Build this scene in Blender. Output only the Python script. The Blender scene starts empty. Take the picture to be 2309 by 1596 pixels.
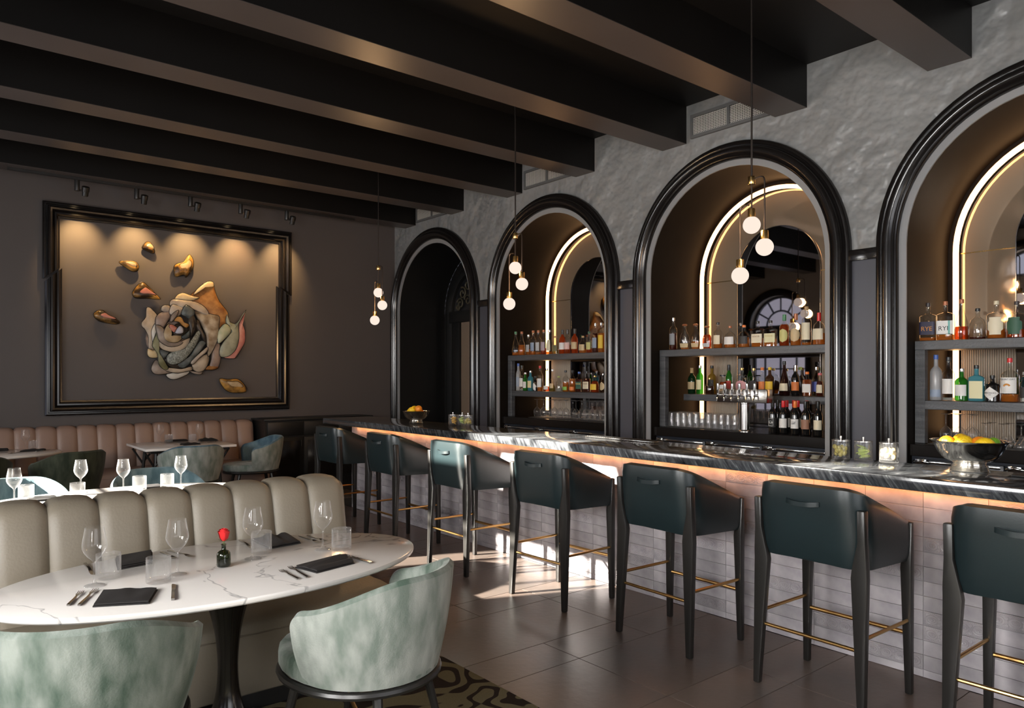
import bpy, bmesh, math, random
from mathutils import Vector, Matrix, Quaternion
random.seed(7)
S = bpy.context.scene
COL = S.collection
PI = math.pi
R = math.radians

# ------------------------------------------------------------------ camera
YAW = R(39.228)
cam_d = bpy.data.cameras.new('camera')
cam_d.sensor_width = 36.0
cam_d.lens = 36.0 * 1653.0 / 2309.0
cam_d.shift_y = 51.0 / 2309.0
cam_d.clip_start = 0.05
cam_o = bpy.data.objects.new('camera', cam_d)
cam_o.location = (0, 0, 1.56)
cam_o.rotation_euler = (PI / 2, 0, -YAW)
COL.objects.link(cam_o)
S.camera = cam_o

# ------------------------------------------------------------------ view, world, sun, daylight at the windows
S.view_settings.view_transform = 'Standard'
S.view_settings.look = 'None'
S.view_settings.exposure = 0.15
S.view_settings.gamma = 1.0
S.view_settings.use_curve_mapping = False
S.cycles.use_denoising = True
S.cycles.max_bounces = 6
S.cycles.diffuse_bounces = 3
S.cycles.glossy_bounces = 4
S.cycles.transmission_bounces = 4
S.cycles.transparent_max_bounces = 16
S.cycles.caustics_reflective = False
S.cycles.caustics_refractive = False
S.cycles.sample_clamp_indirect = 6.0

wd = bpy.data.worlds.new('sky')
S.world = wd
wd.use_nodes = True
bg = wd.node_tree.nodes['Background']
bg.inputs['Color'].default_value = (0.80, 0.82, 1.0, 1)
bg.inputs['Strength'].default_value = 1.1

SUN_DIR = Vector((1.0, -0.42, -0.40)).normalized()
sun_d = bpy.data.lights.new('sun', 'SUN')
sun_d.energy = 70.0
sun_d.angle = R(0.6)
sun_d.color = (1.0, 0.93, 0.82)
sun_o = bpy.data.objects.new('sun', sun_d)
sun_o.rotation_euler = SUN_DIR.to_track_quat('-Z', 'Y').to_euler()
COL.objects.link(sun_o)

XW, YB, XL, YR, ZC, ZB = 5.95, 10.25, -2.0, -4.0, 4.243, 3.871

def area(name, loc, direction, sx, sy, power, color):
    d = bpy.data.lights.new(name, 'AREA')
    d.shape = 'RECTANGLE'
    d.size, d.size_y = sx, sy
    d.energy = power
    d.color = color
    o = bpy.data.objects.new(name, d)
    o.location = loc
    o.rotation_euler = Vector(direction).to_track_quat('-Z', 'Z').to_euler()
    COL.objects.link(o)
    return o

DAY = (1.0, 0.975, 0.945)
# daylight entering through the arched side windows and the glazed front behind the camera
area('daylight_side_window', (XL - 0.35, 7.05, 2.1), (1, 0, 0), 1.6, 3.2, 260, DAY)
area('daylight_side_window', (XL - 0.35, 1.97, 2.2), (1, 0, 0), 1.6, 3.2, 640, DAY)
area('daylight_side_window', (XL - 0.35, -0.57, 2.2), (1, 0, 0), 1.6, 3.2, 640, DAY)
area('daylight_front_glazing', (1.0, YR - 0.35, 1.55), (0, 1, 0), 6.0, 2.1, 110, (1.0, 0.97, 0.93))

# ------------------------------------------------------------------ mesh helpers
class MB:
    def __init__(self):
        self.v, self.f = [], []
    def add(self, vs, fs):
        n = len(self.v)
        self.v.extend([tuple(p) for p in vs])
        self.f.extend([tuple(i + n for i in f) for f in fs])
        return self
    def box(self, x0, x1, y0, y1, z0, z1):
        return self.add([(x0,y0,z0),(x1,y0,z0),(x1,y1,z0),(x0,y1,z0),(x0,y0,z1),(x1,y0,z1),(x1,y1,z1),(x0,y1,z1)],
                        [(3,2,1,0),(4,5,6,7),(0,1,5,4),(1,2,6,5),(2,3,7,6),(3,0,4,7)])
    def rings(self, rings, closed=True, cap0=False, cap1=False, loop=False):
        n = len(rings[0]); base = []
        vs = [p for r in rings for p in r]
        fs = []
        m = len(rings)
        for i in range(m if loop else m - 1):
            for j in range(n if closed else n - 1):
                a, b = i * n + j, i * n + (j + 1) % n
                c, d = ((i + 1) % m) * n + (j + 1) % n, ((i + 1) % m) * n + j
                fs.append((a, b, c, d))
        if cap0: fs.append(tuple(range(n - 1, -1, -1)))
        if cap1: fs.append(tuple((m - 1) * n + j for j in range(n)))
        return self.add(vs, fs)
    def lathe(self, prof, n=24, cx=0, cy=0, cap0=False, cap1=False):
        rs = [[(cx + r * math.cos(2*PI*j/n), cy + r * math.sin(2*PI*j/n), z) for j in range(n)] for r, z in prof]
        return self.rings(rs, True, cap0, cap1)
    def tube(self, path, rad, n=10, caps=True, loop=False):
        path = [Vector(p) for p in path]; m = len(path); rs = []
        up = None
        for i, p in enumerate(path):
            if loop: t = path[(i+1) % m] - path[i-1]
            else: t = path[min(i+1, m-1)] - path[max(i-1, 0)]
            t.normalize()
            if up is None:
                ref = Vector((0,0,1)) if abs(t.z) < 0.9 else Vector((1,0,0))
                nx = t.cross(ref).normalized()
            else:
                nx = (up - t * up.dot(t)).normalized()
            up = nx
            ny = t.cross(nx)
            r = rad[i] if isinstance(rad, (list, tuple)) else rad
            rs.append([p + nx * (r*math.cos(2*PI*j/n)) + ny * (r*math.sin(2*PI*j/n)) for j in range(n)])
        return self.rings(rs, True, caps and not loop, caps and not loop, loop)
    def sphere(self, c, r, n=20, m=12, sz=1.0):
        rs = []
        for i in range(m + 1):
            a = -PI/2 + PI * i / m
            rr = max(r * math.cos(a), 1e-4)
            rs.append([(c[0] + rr*math.cos(2*PI*j/n), c[1] + rr*math.sin(2*PI*j/n), c[2] + r*sz*math.sin(a)) for j in range(n)])
        return self.rings(rs)
    def prism(self, poly, z0, z1):
        n = len(poly)
        return self.add([(x,y,z0) for x,y in poly] + [(x,y,z1) for x,y in poly],
                        [tuple(range(n-1,-1,-1)), tuple(range(n,2*n))] + [(i,(i+1)%n,n+(i+1)%n,n+i) for i in range(n)])
    def xf(self, mtx):
        self.v = [tuple(mtx @ Vector(p)) for p in self.v]
        return self
    def build(self, name, material, parent=None, smooth=35, bevel=0, seg=2, loc=None, fix=True):
        me = bpy.data.meshes.new(name)
        me.from_pydata(self.v, [], self.f)
        if fix or bevel:
            bm = bmesh.new(); bm.from_mesh(me)
            bmesh.ops.remove_doubles(bm, verts=bm.verts, dist=1e-5)
            if bevel:
                es = [e for e in bm.edges if len(e.link_faces) == 2 and e.calc_face_angle(0) > 0.6]
                bmesh.ops.bevel(bm, geom=es, offset=bevel, segments=seg, profile=0.5, affect='EDGES')
            bmesh.ops.recalc_face_normals(bm, faces=bm.faces)
            bm.to_mesh(me); bm.free()
        if smooth:
            me.shade_smooth()
            me.set_sharp_from_angle(angle=R(smooth))
        me.materials.append(material)
        o = bpy.data.objects.new(name, me)
        COL.objects.link(o)
        if parent is not None: o.parent = parent
        if loc is not None: o.location = loc
        return o

def tag(o, label, cat, group=None):
    o['label'] = label; o['category'] = cat
    if group: o['group'] = group
    return o
def thing(name, label, cat, loc=(0,0,0), rz=0, group=None):
    o = bpy.data.objects.new(name, None); o.empty_display_size = 0.1
    COL.objects.link(o)
    o.location = loc; o.rotation_euler = (0, 0, rz)
    return tag(o, label, cat, group)
def struct(o, label=None):
    o['kind'] = 'structure'
    if label: o['label'] = label
    return o
def dup(root, loc, rz=None, label=None, group=None):
    def cp(o, par):
        c = o.copy(); COL.objects.link(c); c.parent = par
        for ch in o.children: cp(ch, c)
        return c
    r = cp(root, None)
    r.location = loc
    if rz is not None: r.rotation_euler = (0, 0, rz)
    if label: r['label'] = label
    if group: r['group'] = group
    return r
def spline(pts, sub=4, closed=True):
    n = len(pts); out = []
    for i in range(n if closed else n - 1):
        p = [pts[(i + k - 1) % n] if closed else pts[min(max(i + k - 1, 0), n - 1)] for k in range(4)]
        for s in range(sub):
            t = s / sub
            out.append(tuple(0.5 * ((2*p[1][d]) + (-p[0][d]+p[2][d])*t + (2*p[0][d]-5*p[1][d]+4*p[2][d]-p[3][d])*t*t + (-p[0][d]+3*p[1][d]-3*p[2][d]+p[3][d])*t**3) for d in range(len(pts[0]))))
    if not closed: out.append(tuple(pts[-1]))
    return out

# ------------------------------------------------------------------ materials
MATS = {}
def mat(name, col, rough=0.5, metal=0.0, spec=0.5, coat=0.0, sheen=0.0, noise=None, bump=None, rnd=0.0, emit=None):
    """noise=(scale, colour2, detail, lo, hi[, stretch]); bump=(scale, strength, detail[, distance])"""
    if name in MATS: return MATS[name]
    m = bpy.data.materials.new(name); m.use_nodes = True
    N, L = m.node_tree.nodes, m.node_tree.links
    b = N['Principled BSDF']
    def cc(c): return (c[0], c[1], c[2], 1)
    b.inputs['Base Color'].default_value = cc(col)
    b.inputs['Roughness'].default_value = rough
    b.inputs['Metallic'].default_value = metal
    b.inputs['Specular IOR Level'].default_value = spec
    b.inputs['Coat Weight'].default_value = coat
    b.inputs['Coat Roughness'].default_value = 0.1
    if sheen:
        b.inputs['Sheen Weight'].default_value = sheen
        b.inputs['Sheen Roughness'].default_value = 0.4
    src = None
    if noise or bump:
        tc = N.new('ShaderNodeTexCoord')
    if noise:
        mp = N.new('ShaderNodeMapping')
        if len(noise) > 5: mp.inputs['Scale'].default_value = noise[5]
        L.new(tc.outputs['Object'], mp.inputs['Vector'])
        t = N.new('ShaderNodeTexNoise'); t.inputs['Scale'].default_value = noise[0]; t.inputs['Detail'].default_value = noise[2]
        L.new(mp.outputs['Vector'], t.inputs['Vector'])
        r = N.new('ShaderNodeValToRGB')
        r.color_ramp.elements[0].position = noise[3]; r.color_ramp.elements[1].position = noise[4]
        r.color_ramp.elements[0].color = cc(col); r.color_ramp.elements[1].color = cc(noise[1])
        L.new(t.outputs['Fac'], r.inputs['Fac'])
        src = r.outputs['Color']
    if rnd:
        oi = N.new('ShaderNodeObjectInfo')
        mr = N.new('ShaderNodeMapRange'); mr.inputs['To Min'].default_value = 1 - rnd; mr.inputs['To Max'].default_value = 1 + rnd
        L.new(oi.outputs['Random'], mr.inputs['Value'])
        mx = N.new('ShaderNodeVectorMath'); mx.operation = 'SCALE'
        if src is not None: L.new(src, mx.inputs[0])
        else: mx.inputs[0].default_value = col
        L.new(mr.outputs['Result'], mx.inputs['Scale'])
        src = mx.outputs['Vector']
    if src is not None: L.new(src, b.inputs['Base Color'])
    if bump:
        t2 = N.new('ShaderNodeTexNoise'); t2.inputs['Scale'].default_value = bump[0]; t2.inputs['Detail'].default_value = bump[2]
        L.new(tc.outputs['Object'], t2.inputs['Vector'])
        bp = N.new('ShaderNodeBump'); bp.inputs['Strength'].default_value = bump[1]
        bp.inputs['Distance'].default_value = bump[3] if len(bump) > 3 else 0.02
        L.new(t2.outputs['Fac'], bp.inputs['Height'])
        L.new(bp.outputs['Normal'], b.inputs['Normal'])
    if emit:
        b.inputs['Emission Color'].default_value = cc(emit[0]); b.inputs['Emission Strength'].default_value = emit[1]
    MATS[name] = m
    return m

def glass(name, tint=(1,1,1), ior=1.45, rough=0.0, body=0.0, bodycol=(1,1,1), boost=1.0, milk=0.0):
    """thin walled glass: tinted see-through plus Fresnel reflection, optionally a little diffuse body"""
    if name in MATS: return MATS[name]
    m = bpy.data.materials.new(name); m.use_nodes = True
    N, L = m.node_tree.nodes, m.node_tree.links
    N.remove(N['Principled BSDF'])
    out = N['Material Output']
    tr = N.new('ShaderNodeBsdfTransparent'); tr.inputs['Color'].default_value = (*tint, 1)
    g0 = N.new('ShaderNodeBsdfGlossy'); g0.inputs['Roughness'].default_value = rough
    w0 = N.new('ShaderNodeBsdfTranslucent'); w0.inputs['Color'].default_value = (.9, .9, .9, 1)
    w1 = N.new('ShaderNodeBsdfDiffuse'); w1.inputs['Color'].default_value = (.9, .9, .9, 1)
    wm = N.new('ShaderNodeMixShader'); L.new(w0.outputs[0], wm.inputs[1]); L.new(w1.outputs[0], wm.inputs[2])
    gl = N.new('ShaderNodeMixShader'); gl.inputs['Fac'].default_value = milk
    L.new(g0.outputs[0], gl.inputs[1]); L.new(wm.outputs[0], gl.inputs[2])
    fr = N.new('ShaderNodeLayerWeight'); fr.inputs['Blend'].default_value = 0.5
    src = tr.outputs[0]
    if body:
        df = N.new('ShaderNodeBsdfTranslucent'); df.inputs['Color'].default_value = (*bodycol, 1)
        d2 = N.new('ShaderNodeBsdfDiffuse'); d2.inputs['Color'].default_value = (*bodycol, 1)
        ad = N.new('ShaderNodeMixShader'); ad.inputs['Fac'].default_value = 0.5
        L.new(df.outputs[0], ad.inputs[1]); L.new(d2.outputs[0], ad.inputs[2])
        mb = N.new('ShaderNodeMixShader'); mb.inputs['Fac'].default_value = body
        L.new(tr.outputs[0], mb.inputs[1]); L.new(ad.outputs[0], mb.inputs[2]); src = mb.outputs[0]
    pw = N.new('ShaderNodeMath'); pw.operation = 'POWER'; pw.inputs[1].default_value = 3.0
    L.new(fr.outputs['Facing'], pw.inputs[0])
    f0 = ((ior - 1) / (ior + 1)) ** 2
    mu = N.new('ShaderNodeMath'); mu.operation = 'MULTIPLY_ADD'; mu.use_clamp = True
    mu.inputs[1].default_value = 0.75 * boost; mu.inputs[2].default_value = f0 * 1.6
    L.new(pw.outputs[0], mu.inputs[0])
    mx = N.new('ShaderNodeMixShader')
    L.new(mu.outputs[0], mx.inputs['Fac']); L.new(src, mx.inputs[1]); L.new(gl.outputs[0], mx.inputs[2])
    L.new(mx.outputs[0], out.inputs['Surface'])
    MATS[name] = m
    return m

def emitter(name, col, strength):
    m = bpy.data.materials.new(name); m.use_nodes = True
    N, L = m.node_tree.nodes, m.node_tree.links
    N.remove(N['Principled BSDF'])
    e = N.new('ShaderNodeEmission'); e.inputs['Color'].default_value = (*col, 1); e.inputs['Strength'].default_value = strength
    L.new(e.outputs[0], N['Material Output'].inputs['Surface'])
    MATS[name] = m
    return m

def veined(name, base, vein, scale, width, rough, dist=1.2, base2=None, rot=(0,0,0.6), stretch=(1,1,1), soft=0.0):
    """stone with thin contour veins drawn along a noise level set"""
    m = bpy.data.materials.new(name); m.use_nodes = True
    N, L = m.node_tree.nodes, m.node_tree.links
    b = N['Principled BSDF']; b.inputs['Roughness'].default_value = rough
    tc = N.new('ShaderNodeTexCoord'); mp = N.new('ShaderNodeMapping')
    mp.inputs['Rotation'].default_value = rot; mp.inputs['Scale'].default_value = stretch
    L.new(tc.outputs['Object'], mp.inputs['Vector'])
    n = N.new('ShaderNodeTexNoise'); n.inputs['Scale'].default_value = scale; n.inputs['Detail'].default_value = 5; n.inputs['Distortion'].default_value = dist
    L.new(mp.outputs['Vector'], n.inputs['Vector'])
    s = N.new('ShaderNodeMath'); s.operation = 'SUBTRACT'; s.inputs[1].default_value = 0.5; L.new(n.outputs['Fac'], s.inputs[0])
    a = N.new('ShaderNodeMath'); a.operation = 'ABSOLUTE'; L.new(s.outputs[0], a.inputs[0])
    r = N.new('ShaderNodeMapRange'); r.inputs['From Min'].default_value = width * soft; r.inputs['From Max'].default_value = width; L.new(a.outputs[0], r.inputs['Value'])
    n2 = N.new('ShaderNodeTexNoise'); n2.inputs['Scale'].default_value = scale * 1.7; n2.inputs['Detail'].default_value = 3
    L.new(mp.outputs['Vector'], n2.inputs['Vector'])
    g = N.new('ShaderNodeMapRange'); g.inputs['From Min'].default_value = 0.45; g.inputs['From Max'].default_value = 0.6; L.new(n2.outputs['Fac'], g.inputs['Value'])
    mxm = N.new('ShaderNodeMath'); mxm.operation = 'MAXIMUM'; L.new(r.outputs[0], mxm.inputs[0]); L.new(g.outputs[0], mxm.inputs[1])
    mb = N.new('ShaderNodeMix'); mb.data_type = 'RGBA'
    mb.inputs[6].default_value = (*base, 1); mb.inputs[7].default_value = (*(base2 or base), 1); L.new(n2.outputs['Fac'], mb.inputs[0])
    mx = N.new('ShaderNodeMix'); mx.data_type = 'RGBA'
    mx.inputs[6].default_value = (*vein, 1); L.new(mb.outputs[2], mx.inputs[7]); L.new(mxm.outputs[0], mx.inputs[0])
    L.new(mx.outputs[2], b.inputs['Base Color'])
    MATS[name] = m
    return m
M_BEAM = mat('beam_black', (0.0050,0.0045,0.0042), 0.45, spec=0.25, noise=(1.5,(0.0065,0.0058,0.0054),3,0.3,0.7))
M_BEAM_UNDER_LIT = mat('taupe_lit_underside', (0.062,0.050,0.046), 0.36, spec=0.5, noise=(1.5,(0.074,0.060,0.055),3,0.3,0.7))  # beam underside lightened to paint in bounce light from the floor
M_CEIL = mat('ceiling_black', (0.006,0.0055,0.0055), 0.5, spec=0.3)
M_PLASTER = mat('trowelled_plaster', (0.21,0.21,0.21), 0.33, noise=(1.2,(0.27,0.27,0.266),3,0.3,0.7), bump=(5.2,0.75,2.5,0.09))
M_LOWER = mat('painted_lower_wall', (0.070,0.070,0.086), 0.42)
M_RING = mat('arch_ring_paint', (0.26,0.26,0.265), 0.5)
M_BACK = mat('taupe_wall', (0.082,0.070,0.068), 0.6, noise=(0.8,(0.092,0.080,0.078),4,0.3,0.7), bump=(300,0.05,2))
M_SIDE = mat('side_wall_plaster', (0.42,0.38,0.34), 0.6, bump=(5,0.5,3))
M_BLACKWOOD = mat('glossy_black_wood', (0.010,0.0085,0.008), 0.17, spec=0.6)
M_NICHE = mat('niche_brown', (0.0075,0.0052,0.0040), 0.55, spec=0.10, noise=(3,(0.011,0.008,0.006),3,0.3,0.7))
M_DARKDOOR = mat('door_black', (0.008,0.008,0.008), 0.4)
M_SHELF = mat('charcoal_oak', (0.055,0.057,0.062), 0.38, noise=(6,(0.10,0.105,0.115),6,0.35,0.7,(1,0.25,6)), bump=(60,0.15,3))
M_FRIDGE = mat('navy_fridge', (0.018,0.022,0.032), 0.3)
M_CHROME = mat('chrome', (0.75,0.75,0.75), 0.12, 1.0)
M_STEEL = mat('brushed_steel', (0.62,0.60,0.57), 0.22, 1.0)
M_SILVER = mat('polished_bowl', (0.70,0.68,0.64), 0.13, 1.0)
M_CUTLERY = mat('cutlery_steel', (0.55,0.53,0.50), 0.18, 1.0)
M_BRASS = mat('brass', (0.62,0.40,0.15), 0.22, 1.0)
M_BRASSROD = mat('brass_rail', (0.50,0.30,0.11), 0.28, 1.0)
M_ROD = mat('dark_bronze', (0.05,0.04,0.035), 0.35, 0.8)
M_GROUT = mat('grout', (0.030,0.026,0.024), 0.7)
M_FLOOR = mat('slate_floor_tile', (0.112,0.083,0.068), 0.32, spec=0.5, noise=(2.2,(0.086,0.070,0.061),5,0.35,0.65), bump=(25,0.06,5), rnd=0.10)
M_TILE = mat('lavender_glazed_tile', (0.40,0.375,0.39), 0.30, noise=(9,(0.28,0.26,0.28),4,0.35,0.68), bump=(18,0.06,3), rnd=0.16)
M_TILEGROUT = mat('tile_grout', (0.33,0.31,0.31), 0.7)
M_LEATHER = mat('teal_black_leather', (0.0075,0.0140,0.0158), 0.33, spec=0.55, noise=(2.5,(0.010,0.0195,0.0220),3,0.35,0.7), bump=(120,0.02,2))
M_LEG = mat('black_leg', (0.016,0.015,0.014), 0.32)
M_TAN = mat('tan_leather', (0.245,0.210,0.160), 0.46, noise=(2.0,(0.20,0.172,0.132),4,0.35,0.7), bump=(90,0.08,3))
M_PINKTAN = mat('rosy_tan_leather', (0.34,0.225,0.175), 0.45, noise=(2.0,(0.28,0.185,0.145),4,0.35,0.7), bump=(90,0.08,3))
def velvet(name, a, b, lo=0.36, hi=0.68):
    return mat(name, a, 0.75, spec=0.2, sheen=0.25, noise=(13.0,b,12,lo,hi,(1,1,0.40)), bump=(160,0.12,2))
M_VGREEN = velvet('green_velvet', (0.070,0.105,0.080), (0.27,0.300,0.268))
M_VSAGE = velvet('sage_velvet', (0.155,0.190,0.162), (0.36,0.378,0.35))
M_VTEAL = velvet('teal_velvet', (0.09,0.155,0.18), (0.24,0.34,0.365))
M_VDARK = velvet('moss_velvet', (0.018,0.024,0.014), (0.055,0.062,0.040))
M_VBLUE = velvet('blue_inner_velvet', (0.05,0.10,0.14), (0.13,0.21,0.26))
M_NAPKIN = mat('black_linen', (0.014,0.012,0.012), 0.85, bump=(400,0.15,2))
M_TABLE = veined('white_quartz', (0.80,0.76,0.72), (0.42,0.40,0.39), 0.9, 0.0055, 0.14, dist=1.3, base2=(0.86,0.83,0.80))
M_TABLEEDGE = M_TABLE
M_GLASS = glass('clear_glass', (0.995,0.995,0.995), 1.5, boost=1.25, milk=0.4)
M_GLASSTHICK = glass('tumbler_glass', (0.985,0.985,0.985), 1.5, body=0.025, bodycol=(0.95,0.95,0.95), boost=0.9, milk=0.2)
M_PANE = glass('window_pane', (0.97,0.98,0.98), 1.35)
M_VASE = glass('smoky_green_glass', (0.22,0.26,0.17), 1.5)
M_LED = emitter('led_strip_light', (1.0,0.53,0.23), 6.0)
M_LEDBAR = emitter('under_bar_light', (1.0,0.42,0.12), 5.0)
M_GLOBE = emitter('opal_globe_light', (1.0,0.81,0.69), 0.95)
M_MIRROR = mat('bronze_mirror', (0.60,0.46,0.33), 0.05, 0.72)
M_SMOKE = mat('smoked_mirror', (0.30,0.29,0.295), 0.02, 1.0)
M_FLUTE = mat('fluted_panel', (0.38,0.31,0.24), 0.4)
M_PANELDARK = mat('dark_backing', (0.012,0.012,0.014), 0.3)
M_BEIGE = mat('beige_room_beyond', (0.24,0.17,0.12), 0.6)
M_IRON = mat('gilded_scroll', (0.10,0.085,0.055), 0.45, 0.4)
M_VENT = mat('vent_paint', (0.11,0.11,0.11), 0.5)
M_VENTWIRE = mat('vent_wire', (0.70,0.68,0.62), 0.4, 0.2)
M_VENTDARK = mat('vent_dark', (0.012,0.012,0.012), 0.8)
M_RUBBER = mat('black_rubber', (0.012,0.012,0.012), 0.6)
M_WHITEP = mat('window_paint', (0.03,0.03,0.03), 0.4)

def bar_marble():
    m = bpy.data.materials.new('black_white_marble'); m.use_nodes = True
    N, L = m.node_tree.nodes, m.node_tree.links
    b = N['Principled BSDF']; b.inputs['Roughness'].default_value = 0.10; b.inputs['Specular IOR Level'].default_value = 0.6
    tc = N.new('ShaderNodeTexCoord'); mp = N.new('ShaderNodeMapping')
    mp.inputs['Rotation'].default_value = (R(38), R(20), R(14)); mp.inputs['Scale'].default_value = (1, 1, 1)
    L.new(tc.outputs['Object'], mp.inputs['Vector'])
    n0 = N.new('ShaderNodeTexNoise'); n0.inputs['Scale'].default_value = 1.1; n0.inputs['Detail'].default_value = 3
    L.new(mp.outputs['Vector'], n0.inputs['Vector'])
    mp2 = N.new('ShaderNodeMapping'); mp2.inputs['Scale'].default_value = (2.0, 14.0, 2.0)
    L.new(mp.outputs['Vector'], mp2.inputs['Vector'])
    w = N.new('ShaderNodeTexNoise'); w.inputs['Scale'].default_value = 2.0; w.inputs['Detail'].default_value = 8; w.inputs['Roughness'].default_value = 0.62; w.inputs['Distortion'].default_value = 1.4
    L.new(mp2.outputs['Vector'], w.inputs['Vector'])
    r = N.new('ShaderNodeValToRGB'); e = r.color_ramp.elements
    e[0].position = 0.30; e[0].color = (0.010,0.010,0.012,1)
    e[1].position = 0.80; e[1].color = (0.50,0.51,0.51,1)
    x = e.new(0.44); x.color = (0.045,0.047,0.052,1)
    x = e.new(0.53); x.color = (0.075,0.08,0.085,1)
    x = e.new(0.62); x.color = (0.13,0.135,0.14,1)
    L.new(w.outputs['Fac'], r.inputs['Fac'])
    n1 = N.new('ShaderNodeMapRange'); n1.inputs['From Min'].default_value = 0.35; n1.inputs['From Max'].default_value = 0.65
    n1.inputs['To Min'].default_value = 0.35; n1.inputs['To Max'].default_value = 1.5
    L.new(n0.outputs['Fac'], n1.inputs['Value'])
    v = N.new('ShaderNodeVectorMath'); v.operation = 'SCALE'
    L.new(r.outputs['Color'], v.inputs[0]); L.new(n1.outputs['Result'], v.inputs['Scale'])
    L.new(v.outputs['Vector'], b.inputs['Base Color'])
    MATS['black_white_marble'] = m
    return m
M_BAR = bar_marble()

def rug_mat():
    m = bpy.data.materials.new('swirl_rug'); m.use_nodes = True
    N, L = m.node_tree.nodes, m.node_tree.links
    b = N['Principled BSDF']; b.inputs['Roughness'].default_value = 0.95; b.inputs['Specular IOR Level'].default_value = 0.1
    tc = N.new('ShaderNodeTexCoord')
    n = N.new('ShaderNodeTexNoise'); n.inputs['Scale'].default_value = 2.0; n.inputs['Detail'].default_value = 0.4; n.inputs['Distortion'].default_value = 1.4
    L.new(tc.outputs['Object'], n.inputs['Vector'])
    mu = N.new('ShaderNodeMath'); mu.operation = 'MULTIPLY'; mu.inputs[1].default_value = 30; L.new(n.outputs['Fac'], mu.inputs[0])
    si = N.new('ShaderNodeMath'); si.operation = 'SINE'; L.new(mu.outputs[0], si.inputs[0])
    r = N.new('ShaderNodeValToRGB'); r.color_ramp.elements[0].position = 0.36; r.color_ramp.elements[1].position = 0.44
    r.color_ramp.elements[0].color = (0.030,0.022,0.019,1); r.color_ramp.elements[1].color = (0.19,0.18,0.115,1)
    mr = N.new('ShaderNodeMapRange'); mr.inputs['From Min'].default_value = -1; L.new(si.outputs[0], mr.inputs['Value'])
    L.new(mr.outputs[0], r.inputs['Fac'])
    f = N.new('ShaderNodeTexNoise'); f.inputs['Scale'].default_value = 350
    L.new(tc.outputs['Object'], f.inputs['Vector'])
    sc = N.new('ShaderNodeMapRange'); sc.inputs['To Min'].default_value = 0.5; sc.inputs['To Max'].default_value = 1.6; L.new(f.outputs['Fac'], sc.inputs['Value'])
    v = N.new('ShaderNodeVectorMath'); v.operation = 'SCALE'; L.new(r.outputs['Color'], v.inputs[0]); L.new(sc.outputs['Result'], v.inputs['Scale'])
    L.new(v.outputs['Vector'], b.inputs['Base Color'])
    bp = N.new('ShaderNodeBump'); bp.inputs['Strength'].default_value = 0.6; bp.inputs['Distance'].default_value = 0.01
    L.new(f.outputs['Fac'], bp.inputs['Height']); L.new(bp.outputs['Normal'], b.inputs['Normal'])
    MATS['swirl_rug'] = m
    return m
M_RUG = rug_mat()
M_OUT = mat('pale_sun_block', (0.70,0.68,0.72), 0.7)
# ================================================================== room shell
ARCH = [9.142, 6.595, 4.054, 1.515]
RO, SPR = 0.944, 2.586

# ---- floor: slab with laid tiles (alternating wide and narrow courses)
floor = struct(MB().box(XL, XW + 1.2, YR, YB, -0.12, -0.012).build('floor', M_GROUT), 'dark brown slate tile floor')
tile_mesh = {}
def floor_tile(x0, x1, y0, y1):
    w, d = round(x1 - x0, 3), round(y1 - y0, 3)
    if (w, d) not in tile_mesh:
        b = MB().box(-w/2 + 0.0018, w/2 - 0.0018, -d/2 + 0.0018, d/2 - 0.0018, -0.012, 0.0)
        o = b.build('floor_tile', M_FLOOR, floor, bevel=0.0012, seg=1)
        tile_mesh[(w, d)] = o.data
    else:
        o = bpy.data.objects.new('floor_tile', tile_mesh[(w, d)]); COL.objects.link(o); o.parent = floor
    o.location = ((x0 + x1)/2, (y0 + y1)/2, 0)
y = 3.21 - 0.915 * 4; k = 0
while y < 9.3:
    off = 0.0 if k % 2 == 0 else 0.6
    x = 3.455 - 1.2 * 4 + (off if k % 2 else 0)
    while x < 3.9:
        floor_tile(x, x + 1.2, y, y + 0.615); x += 1.2
    x = 2.857 - 0.6 * 7
    while x < 3.9:
        floor_tile(x, x + 0.6, y + 0.615, y + 0.915); x += 0.6
    y += 0.915; k += 1

# ---- arched walls
def arch_wall_faces(X, arches, z0, z1, ya, yb, n=28):
    """faces of a wall plane at x = X between heights z0..z1, leaving the arched openings free (c, r, spring, sill)"""
    b = MB()
    def quad(y0, y1, a, c):
        if y1 - y0 > 1e-4 and c - a > 1e-4:
            b.add([(X,y0,a),(X,y1,a),(X,y1,c),(X,y0,c)], [(0,1,2,3)])
    edges = [ya]
    for (c, r, sp, sill) in sorted(arches):
        edges += [c - r, c + r]
    edges.append(yb)
    for i in range(0, len(edges), 2): quad(edges[i], edges[i+1], z0, z1)
    for (c, r, sp, sill) in arches:
        if sill > z0: quad(c - r, c + r, z0, min(sill, z1))
        if z1 > sp:
            for i in range(n):
                t0, t1 = PI - PI*i/n, PI - PI*(i+1)/n
                ya_, yb_ = c + r*math.cos(t0), c + r*math.cos(t1)
                za_, zb_ = max(sp + r*math.sin(t0), z0), max(sp + r*math.sin(t1), z0)
                b.add([(X,ya_,za_),(X,yb_,zb_),(X,yb_,z1),(X,ya_,z1)], [(0,1,2,3)])
    return b
def arch_path(c, sp, z0=0.0, n=40):
    p = [(c, z0, 1, 0)]
    p += [(c, sp, math.cos(PI*i/n), math.sin(PI*i/n)) for i in range(n + 1)]
    p.append((c, z0, -1, 0))
    return p
def arch_sweep(prof, c, sp, X, sgn=-1, z0=0.0, n=40, closed=False):
    """prof: (radius, projection from the wall towards the room)"""
    rs = [[(X + sgn*h, cy + dy*r, cz + dz*r) for r, h in prof] for cy, cz, dy, dz in arch_path(c, sp, z0, n)]
    return MB().rings(rs, closed=closed)

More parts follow.
